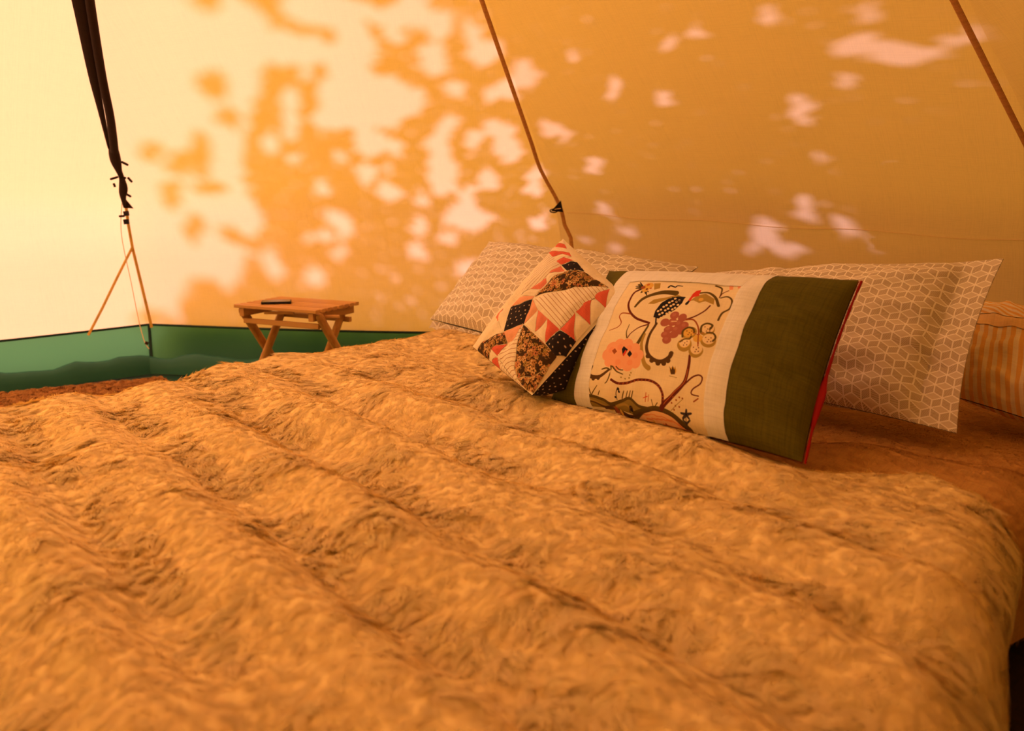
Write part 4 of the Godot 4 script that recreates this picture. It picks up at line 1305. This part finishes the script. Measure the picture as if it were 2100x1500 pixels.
const PATCHES := [
	["cream_stripe", [0.496, 0.569, 0.471, 0.143, 0.947, 0.109, 0.862, 0.210, 0.716, 0.339]],
	["coral", [0.466, 0.137, 0.486, 0.010, 0.627, 0.132]],
	["cream", [0.626, 0.128, 0.496, 0.007, 0.650, 0.007]],
	["coral", [0.637, 0.132, 0.651, 0.008, 0.805, 0.138]],
	["cream", [0.802, 0.134, 0.657, 0.006, 0.823, 0.008]],
	["coral", [0.813, 0.136, 0.823, 0.008, 0.949, 0.098]],
	["cream", [0.952, 0.099, 0.825, 0.007, 0.985, 0.000]],
	["salmon", [0.494, 0.579, 0.319, 0.450, 0.460, 0.439]],
	["cream", [0.460, 0.439, 0.319, 0.445, 0.328, 0.297]],
	["coral_light", [0.462, 0.436, 0.331, 0.296, 0.459, 0.291]],
	["cream", [0.457, 0.289, 0.331, 0.288, 0.323, 0.151]],
	["coral", [0.460, 0.293, 0.462, 0.137, 0.323, 0.147]],
	["dotted", [0.357, 0.754, 0.493, 0.584, 0.319, 0.450, 0.198, 0.623]],
	["dotted", [0.459, 0.130, 0.492, 0.007, 0.363, 0.000, 0.308, 0.033, 0.320, 0.144]],
	["floral", [0.314, 0.442, 0.313, 0.140, 0.312, 0.025, 0.218, 0.023, 0.087, 0.077, 0.021, 0.207, 0.059, 0.286]],
	["floral", [0.017, 0.206, 0.084, 0.074, 0.214, 0.021, 0.016, 0.002, 0.000, 0.081]],
	["floral", [0.519, 0.583, 0.620, 0.576, 0.729, 0.562, 0.823, 0.510, 0.901, 0.408, 0.923, 0.265, 0.951, 0.115, 0.864, 0.212, 0.720, 0.345]],
	["salmon", [0.360, 0.759, 0.450, 0.754, 0.521, 0.591, 0.496, 0.589]],
	["cream_stripe", [0.846, 0.971, 0.822, 0.641, 0.670, 0.635, 0.541, 0.697, 0.461, 0.761]],
	["cream", [0.455, 0.759, 0.539, 0.693, 0.585, 0.592, 0.523, 0.593]],
	["coral_light", [0.541, 0.697, 0.674, 0.642, 0.652, 0.592, 0.587, 0.594]],
	["cream", [0.677, 0.635, 0.698, 0.659, 0.805, 0.537, 0.729, 0.562, 0.650, 0.586]],
	["coral_light", [0.700, 0.662, 0.817, 0.640, 0.806, 0.540]],
	["dotted", [0.827, 0.642, 0.908, 0.573, 0.922, 0.540, 0.911, 0.404, 0.819, 0.526]],
	["coral", [0.817, 0.737, 0.882, 0.694, 0.913, 0.581, 0.827, 0.648]],
	["cream", [0.823, 0.810, 0.896, 0.751, 0.923, 0.639, 0.884, 0.698, 0.818, 0.742]],
	["coral", [0.847, 0.972, 0.895, 0.835, 0.940, 0.708, 0.926, 0.644, 0.897, 0.757, 0.824, 0.816]],
	["cream", [0.903, 1.000, 0.953, 0.797, 0.940, 0.713, 0.897, 0.839, 0.851, 0.971]],
	["coral", [0.945, 1.000, 0.971, 0.885, 0.956, 0.805, 0.897, 0.939]],
	["cream", [0.993, 0.971, 0.973, 0.890, 0.948, 1.000]],
	["salmon", [0.196, 0.619, 0.313, 0.449, 0.210, 0.445, 0.154, 0.501]],
	["cream", [0.255, 0.878, 0.354, 0.755, 0.197, 0.626, 0.206, 0.701]],
	["coral_light", [0.243, 0.880, 0.321, 0.843, 0.236, 0.798, 0.211, 0.783]],
	["cream_stripe", [0.308, 0.446, 0.058, 0.291, 0.018, 0.216, 0.001, 0.264, 0.043, 0.532, 0.152, 0.498, 0.209, 0.441]],
	["coral", [0.054, 0.658, 0.151, 0.504, 0.047, 0.541]],
	["cream", [0.051, 0.655, 0.045, 0.543, 0.000, 0.642]],
	["coral", [0.040, 0.542, 0.000, 0.638, 0.000, 0.488]],
	["floral", [0.048, 0.855, 0.169, 0.652, 0.195, 0.617, 0.152, 0.511, 0.055, 0.663, 0.000, 0.693, 0.000, 0.900]],
	["cream", [0.128, 0.896, 0.247, 0.857, 0.204, 0.706, 0.194, 0.626, 0.169, 0.658, 0.050, 0.858]],
	["cream_stripe", [0.000, 0.489, 0.038, 0.534, 0.000, 0.269, 0.000, 0.359]],
	["coral", [0.000, 0.333, 0.000, 0.260, 0.009, 0.094, 0.000, 0.236]],
	["cream_stripe", [0.000, 0.484, 0.000, 0.356, 0.000, 0.263, 0.007, 0.092, 0.000, 0.076, 0.000, 0.323]],
]

func build_cushions() -> void:
	# olive cushion with the embroidered panel
	var c := Cushion.new([at(1130, 822, 1.745), at(1646, 950, 1.335), at(1762, 576, 1.50), at(1250, 557, 1.96)], EYE, 0.15, noise_b, 21.0)
	c.crease = 0.014; c.pull = 0.035; c.rough = 0.0022
	var o := based("cushion", c)
	tag(o, "olive green cushion with an embroidered vine and grape panel between white bands", "cushion")
	part("back", sheet(40, 30, func(u: float, v: float): return c.p(u, v, -1.0), func(u: float, v: float): return Vector2(u, v), true), M.red, o)
	for q in [["side_panel", 0.0, 0.132, 0.0, 1.0, "olive", 1], ["side_panel", 0.755, 1.0, 0.0, 1.0, "olive", 2], ["band", 0.130, 0.207, 0.0, 1.0, "band", 3], ["band", 0.683, 0.756, 0.0, 1.0, "band", 4], ["band", 0.205, 0.685, 0.82, 1.0, "band", 5]]:
		var m := part(q[0], sheet(30, 50, func(u: float, v: float): return c.p(lerpf(q[1], q[2], u), lerpf(q[3], q[4], v), 1.0, 0.0004 * q[6] + 0.0012 * sin(PI * u)), func(u: float, v: float): return Vector2(lerpf(q[1], q[2], u) * 0.57, lerpf(q[3], q[4], v) * 0.38)), M[q[5]], o)
		tag(m, "olive green linen panel" if q[5] == "olive" else "plain off white linen band")
	var em := part("embroidered_panel", sheet(50, 50, func(u: float, v: float): return c.p(lerpf(0.205, 0.685, u), v * 0.825, 1.0, 0.0007 + 0.0015 * sin(PI * u) * sin(PI * v)), func(u: float, v: float): return Vector2(u, 1.0 - v)), M.embroidery, o)
	tag(em, "cream panel embroidered with a vine, grapes, flowers and a pink bloom")
	# the red back rolls round the right edge
	var edge := []
	for k in 25: edge.append(c.p(1.0, k / 24.0, -1.0) + Vector3(0.003, 0, 0.002))
	tag(part("edging", sweep(edge, func(k): return 0.0018 + 0.0060 * exp(-pow((k - 0.33) / 0.10, 2.0)) + 0.0012 * sin(k * 21.0) * sin(k * 21.0), func(_k): return 0.003, Vector3(1, 0, 0.6), 8), M.red, o), "red edging along the right side")
	# patchwork cushion
	var p := Cushion.new([at(1092, 812, 1.66), at(1279, 605, 1.80), at(1155, 491, 2.06), at(970, 712, 1.93)], EYE, 0.085, noise_b, 31.0)
	p.pull = 0.0; p.rough = 0.003
	o = based("cushion", p)
	tag(o, "patchwork cushion of coral, cream, black and floral pieces standing on its corner", "cushion")
	part("cover", sheet(36, 36, func(u: float, v: float): return p.p(u, v, 1.0), func(u: float, v: float): return Vector2(u, v) * 2.0), M.cream, o)
	part("back", sheet(36, 36, func(u: float, v: float): return p.p(u, v, -1.0), func(u: float, v: float): return Vector2(u, v) * 2.4, true), M.dotted, o)
	# the dark back bulges out below the lower right seam
	part("side", sheet(36, 12, func(u: float, v: float):
		var bulge := pow(maxf(0.0, sin(PI * u)), 0.7)
		return p.p(u, 0.0, 1.0) + (Vector3(0.040, -0.026, -0.030) * sin(PI * 0.5 * v) - p.n * 0.035 * (1.0 - cos(PI * 0.5 * v))) * bulge,
		func(u: float, v: float): return Vector2(u * 2.4, v * 0.4), true), M.dotted, o)
	for q in PATCHES:
		part("patch", cut(q[1], p, 2.2, 1 if q == PATCHES[0] else 0), M[q[0]], o)

# ---------------------------------------------------------------- the small folding table, and the phone on it
func build_table() -> void:
	var o := root("folding_table", Vector3(-1.004, 0, -3.047))
	tag(o, "small slatted wooden folding table standing beyond the left side of the bed", "table")
	var d := Vector3(0.9035, 0, 0.4287); var e := Vector3(0.4287, 0, -0.9035)
	var wd := 0.365; var dp := 0.262; var h := 0.33
	var n := 8
	for i in n:
		var st := begin()
		var c := e * (dp * (i + 0.5) / n) + Vector3(0, h - 0.006, 0)
		bar(st, c - d * 0.0, c + d * wd, e, dp / n - 0.0095, 0.012, 0.0015)
		put("slat", done(st), M["wood_%d" % (i % 3)], o)
	for k in [0.028, wd - 0.028]:
		var st := begin()
		bar(st, d * k + e * 0.012 + Vector3(0, h - 0.027, 0), d * k + e * (dp - 0.012) + Vector3(0, h - 0.027, 0), d, 0.02, 0.030, 0.002)
		put("rail", done(st), M.wood_2, o)
	# crossing legs, a pair at each end
	for k in [[0.010, 1], [0.046, -1], [wd - 0.010, 1], [wd - 0.046, -1]]:
		var near := 0.030 if k[1] > 0 else dp - 0.030
		var far := dp - 0.012 if k[1] > 0 else 0.012
		var a: Vector3 = d * k[0] + e * near + Vector3(0, h - 0.016, 0)
		var b: Vector3 = d * k[0] + e * far + Vector3(0, 0.008, 0)
		var pts := []
		var dir := (b - a).normalized()
		for t in 6: pts.append(a + dir * 0.012 * (1.0 - cos(t / 5.0 * PI / 2)))
		pts.append(b)
		put("leg", sweep(pts, func(kk): return 0.0100, func(kk): return 0.0180 * sqrt(clampf(kk * 6.0 / 5.0 * 1.0 + 0.12, 0.0, 1.0)), d, 12), M.wood_1, o)
	for q in [[0.040, h - 0.062, 0.014, 0.018], [dp - 0.040, h - 0.062, 0.014, 0.018], [0.225, 0.055, 0.014, 0.018], [0.036, 0.055, 0.014, 0.018]]:
		var st := begin()
		bar(st, d * 0.015 + e * q[0] + Vector3(0, q[1], 0), d * (wd - 0.015) + e * q[0] + Vector3(0, q[1], 0), e, q[2], q[3], 0.002)
		put("stretcher", done(st), M.wood_0, o)
	for k in [0.10, 0.30]:
		var st := begin()
		bar(st, d * k * 1.0 + e * 0.05 + Vector3(0, h - 0.030, 0), d * (k + 0.10) + e * 0.09 + Vector3(0, h - 0.030, 0), e, 0.012, 0.010, 0.0015)
		put("brace", done(st), M.wood_1, o)
	# phone
	var p := at_floor(567, 620, h + 0.004)
	var ph := root("phone", Vector3(p.x, h, p.z))
	tag(ph, "dark mobile phone lying on the slatted wooden table", "phone")
	var l := Vector3(0.90, 0, -0.20).normalized(); var w := Vector3(-l.z, 0, l.x)
	var st := begin()
	bar(st, -l * 0.052 + Vector3(0, 0.0045, 0), l * 0.052 + Vector3(0, 0.0045, 0), w, 0.062, 0.008, 0.0025)
	put("phone_body", done(st), M.black, ph)
	st = begin()
	bar(st, -l * 0.049 + Vector3(0, 0.0087, 0), l * 0.049 + Vector3(0, 0.0087, 0), w, 0.056, 0.0010, 0.0)
	put("screen", done(st), M.screen, ph)

# ---------------------------------------------------------------- straps and cords on the canvas
func build_straps() -> void:
	var web := func(_k): return 0.0072
	var thin := func(_k): return 0.0016
	# middle strap, up the ridge between the back and the right panels
	var mid := root("tent_strap", foot[2])
	tag(mid, "long orange webbing strap up the middle ridge of the tent, rising behind the patchwork cushion", "strap")
	var pts := [foot[2] + Vector3(-0.02, 0.02, 0.04), at(1174, 525, 3.10), at(1158, 462, 3.08), at(1147, 420, 3.06)]
	for k in range(4, 34, 2): pts.append(top[2].lerp(apex, k / 50.0) + Vector3(-0.006, -0.028, 0.020))
	part("webbing", sweep(curve(pts, 3), web, thin, Vector3(0.75, 0, 0.25), 8), M.strap, mid)
	var cl := at(1143, 427, 3.04)
	var tri_ := [cl + Vector3(0.012, 0.026, 0), cl + Vector3(-0.022, -0.010, 0.004), cl + Vector3(0.020, -0.014, 0)]
	var st := begin()
	st.set_smooth_group(-1)
	for z in [0.006, -0.006]:
		tri(st, tri_[0] + Vector3(0, 0, z), tri_[1] + Vector3(0, 0, z), tri_[2] + Vector3(0, 0, z)) if z < 0 else tri(st, tri_[0] + Vector3(0, 0, z), tri_[2] + Vector3(0, 0, z), tri_[1] + Vector3(0, 0, z))
	for i in 3:
		var f := Vector3(0, 0, 0.006); var q: Vector3 = tri_[i]; var r: Vector3 = tri_[(i + 1) % 3]
		tri(st, q + f, q - f, r + f); tri(st, r + f, q - f, r - f)
	tag(part("clip", done(st), M.black, mid), "black triangular clip")
	var ring := []
	for k in 17: ring.append(cl + Vector3(-0.013 + 0.013 * cos(TAU * k / 16), -0.009 + 0.006 * sin(TAU * k / 16), 0.008))
	part("ring", tube(ring, 0.0022, 6), M.black, mid)
	part("pull_cord", tube([cl + Vector3(-0.010, -0.004, 0.012), cl + Vector3(0.012, -0.001, 0.012)], 0.0012, 5), M.thread, mid)
	# right strap
	var rs := root("tent_strap", foot[3])
	tag(rs, "brown webbing strap crossing the upper right corner", "strap")
	pts = [foot[3] + Vector3(-0.05, 0.02, 0.03)]
	for k in range(0, 34, 2): pts.append(top[3].lerp(apex, k / 50.0) + Vector3(-0.022, -0.022, 0.008))
	part("webbing", sweep(curve(pts, 3), func(_k): return 0.0080, thin, Vector3(0.6, 0, 0.8), 8), M.strap, rs)
	# left: two dark rolled straps that meet in a knot with toggles, then the forked tie-down
	var dk := root("strap_bundle", at(238, 330, 3.12))
	tag(dk, "dark brown strap bundle with toggles hanging down the left ridge", "strap")
	var l := [at(139, -110, 2.44), at(162, 0, 2.60), at(190, 150, 2.83), at(208, 232, 2.97), at(224, 304, 3.11)]
	part("rolled_strap", sweep(curve(l, 5), func(k): return lerpf(0.026, 0.005, k), func(k): return 0.006, Vector3(1, 0.2, 0.2), 10), M.strap_dark, dk)
	l = [at(170, -110, 2.43), at(184, 0, 2.59), at(208, 150, 2.82), at(226, 240, 2.96), at(235, 312, 3.10)]
	part("rolled_strap", sweep(curve(l, 5), func(k): return lerpf(0.0130, 0.0145, k), func(k): return 0.009, Vector3(1, 0.2, 0.2), 10), M.strap_dark, dk)
	l = [at(233, 306, 3.10), at(237, 330, 3.14), at(243, 348, 3.17), at(250, 366, 3.20), at(253, 384, 3.23), at(252, 402, 3.26), at(256, 425, 3.31)]
	part("knot", sweep(curve(l, 4), func(k): return 0.017 + 0.004 * sin(k * 11.0) - 0.007 * k, func(k): return 0.012 - 0.006 * k, Vector3(1, 0.2, 0.2), 10), M.strap_dark, dk)
	for q in [[249, 332, 263, 339], [247, 371, 258, 364], [262, 364, 271, 374], [226, 368, 242, 363], [233, 376, 236, 384], [259, 398, 269, 404], [253, 436, 264, 438], [254, 452, 264, 452], [244, 444, 256, 443]]:
		var a := at(q[0], q[1], 3.10 + (q[1] - 320) * 0.0018); var b := at(q[2], q[3], 3.10 + (q[1] - 320) * 0.0018)
		part("toggle", sweep([a, a.lerp(b, 0.1), a.lerp(b, 0.9), b], func(k): return 0.0045 if k > 0.1 and k < 0.9 else 0.0030, func(k): return 0.0045 if k > 0.1 and k < 0.9 else 0.0030, Vector3(0.2, 0.3, 1), 8), M.brown_black, dk)
	st = begin()
	st.set_smooth_group(-1)
	var t3 := [at(253, 403, 3.30), at(255, 427, 3.31), at(274, 428, 3.31)]
	for z in [0.002, -0.002]:
		if z > 0: tri(st, t3[0] + Vector3(0, 0, z), t3[2] + Vector3(0, 0, z), t3[1] + Vector3(0, 0, z))
		else: tri(st, t3[0] + Vector3(0, 0, z), t3[1] + Vector3(0, 0, z), t3[2] + Vector3(0, 0, z))
	for i in 3:
		var f := Vector3(0, 0, 0.002); var q: Vector3 = t3[i]; var r: Vector3 = t3[(i + 1) % 3]
		tri(st, q + f, q - f, r + f); tri(st, r + f, q - f, r - f)
	part("tab", done(st), M.strap_dark, dk)
	for q in [[259, 438], [259, 455]]:
		st = begin()
		bar(st, at(q[0] - 1, q[1] - 5, 3.33), at(q[0] + 1, q[1] + 5, 3.33), Vector3.RIGHT, 0.020, 0.010, 0.002)
		part("buckle", done(st), M.black, dk)
	var tie := root("tie_down_strap", foot[1] + Vector3(0, 0.19, 0))
	tag(tie, "orange forked tie-down strap from the dark bundle to the teal corner", "strap")
	part("webbing", sweep([at(257, 412, 3.35), at(263, 460, 3.36), at(272, 510, 3.38), at(292, 592, 3.38), at(311, 672, 3.38)], func(_k): return 0.0062, thin, Vector3.RIGHT, 8), M.strap_tan, tie)
	part("branch", sweep([at(271, 508, 3.375), at(240, 570, 3.34), at(210, 632, 3.30), at(181, 688, 3.26)], func(_k): return 0.0055, thin, Vector3.RIGHT, 8), M.strap_tan, tie)
	var cord := root("cord", foot[1] + Vector3(0.02, 0.08, 0.05))
	tag(cord, "thin pale cord hanging beside the forked tie-down strap into the teal corner", "cord")
	part("line", tube(curve([at(252, 400, 3.34), at(248, 450, 3.34), at(251, 495, 3.34), at(268, 575, 3.345), at(284, 655, 3.34), at(296, 700, 3.30), at(306, 716, 3.29)], 4), 0.0016, 6), M.thread, cord)
	st = begin()
	bar(st, at(298, 703, 3.29), at(304, 705, 3.29), Vector3.UP, 0.012, 0.006, 0.001)
	part("cord_lock", done(st), M.brown_black, cord)
	# thread along the wall seam of the right panel
	var a := top[2]; var b := top[3]
	var inward := ((apex - (a + b) * 0.5) * Vector3(1, 0, 1)).normalized()
	pts = []
	for k in 33:
		var u := lerpf(0.03, 0.97, k / 32.0)
		pts.append(panel(2, u, 0.985) + inward * 0.006 + Vector3(0, 0.004 * sin(u * 21.0) + 0.008 * (1.0 - u), 0))
	var th := root("seam_cord", a)
	tag(th, "thin pale thread strung along the wall seam behind the pillows", "thread")
	part("line", tube(curve(pts, 2), 0.0011, 5), M.thread, th)

# ---------------------------------------------------------------- the mat by the tent wall
func build_mat() -> void:
	var rug := root("rug", bed_point(0.7, 0, 0.7))
	tag(rug, "dark brown rug on the floor beside the near right side of the bed", "rug")
	part("rug_cloth", sheet(40, 40, func(u: float, v: float):
		var e := minf(minf(u, 1.0 - u), minf(v, 1.0 - v))
		return bed_point(lerpf(0.12, 1.15, u), 0.002 + 0.008 * smoothstep(0.0, 0.01, e), lerpf(-0.35, 1.9, v)), func(u: float, v: float): return Vector2(u * 4.0, v * 8.0)), M.rug, rug)
	var o := root("floor_mat", Vector3(-1.8, 0, -2.7))
	tag(o, "rough orange brown floor mat beside the teal groundsheet edge at the left", "mat")
	var q := [Vector3(-2.45, 0, -2.66), Vector3(-1.36, 0, -3.28), Vector3(-1.10, 0, -2.75), Vector3(-2.3, 0, -1.9)]
	var f := func(u: float, v: float): return (q[0] as Vector3).lerp(q[1], u).lerp((q[3] as Vector3).lerp(q[2], u), v) + Vector3(0, 0.012 + 0.004 * noise_a.get_noise_2d(u * 4.0, v * 4.0), 0)
	part("mat_base", sheet(30, 30, func(u: float, v: float):
		var p: Vector3 = f.call(u, v)
		if u < 0.02 or v < 0.02 or u > 0.98 or v > 0.98: p.y = 0.002
		return p, func(u: float, v: float): return Vector2(u, v)), M.coir, o)
	var tufts := [tuft(16, 0.016, 0.010, 0.0016, 301), tuft(16, 0.016, 0.010, 0.0016, 302)]
	var spots := []
	for i in 9000:
		var u := rng.randf_range(0.01, 0.99); var v := rng.randf_range(0.01, 0.99)
		var x := Vector3(rng.randfn(), 0, rng.randfn()).normalized()
		var s := rng.randf_range(0.8, 1.3)
		var g := rng.randf_range(0.75, 1.25)
		spots.append([rng.randi() % 2, Transform3D(Basis(x * s, Vector3.UP * s, x.cross(Vector3.UP) * s), (f.call(u, v) as Vector3) - o.position), Color(g, g, g)])
	grow("pile", o, M.coir, tufts, spots)
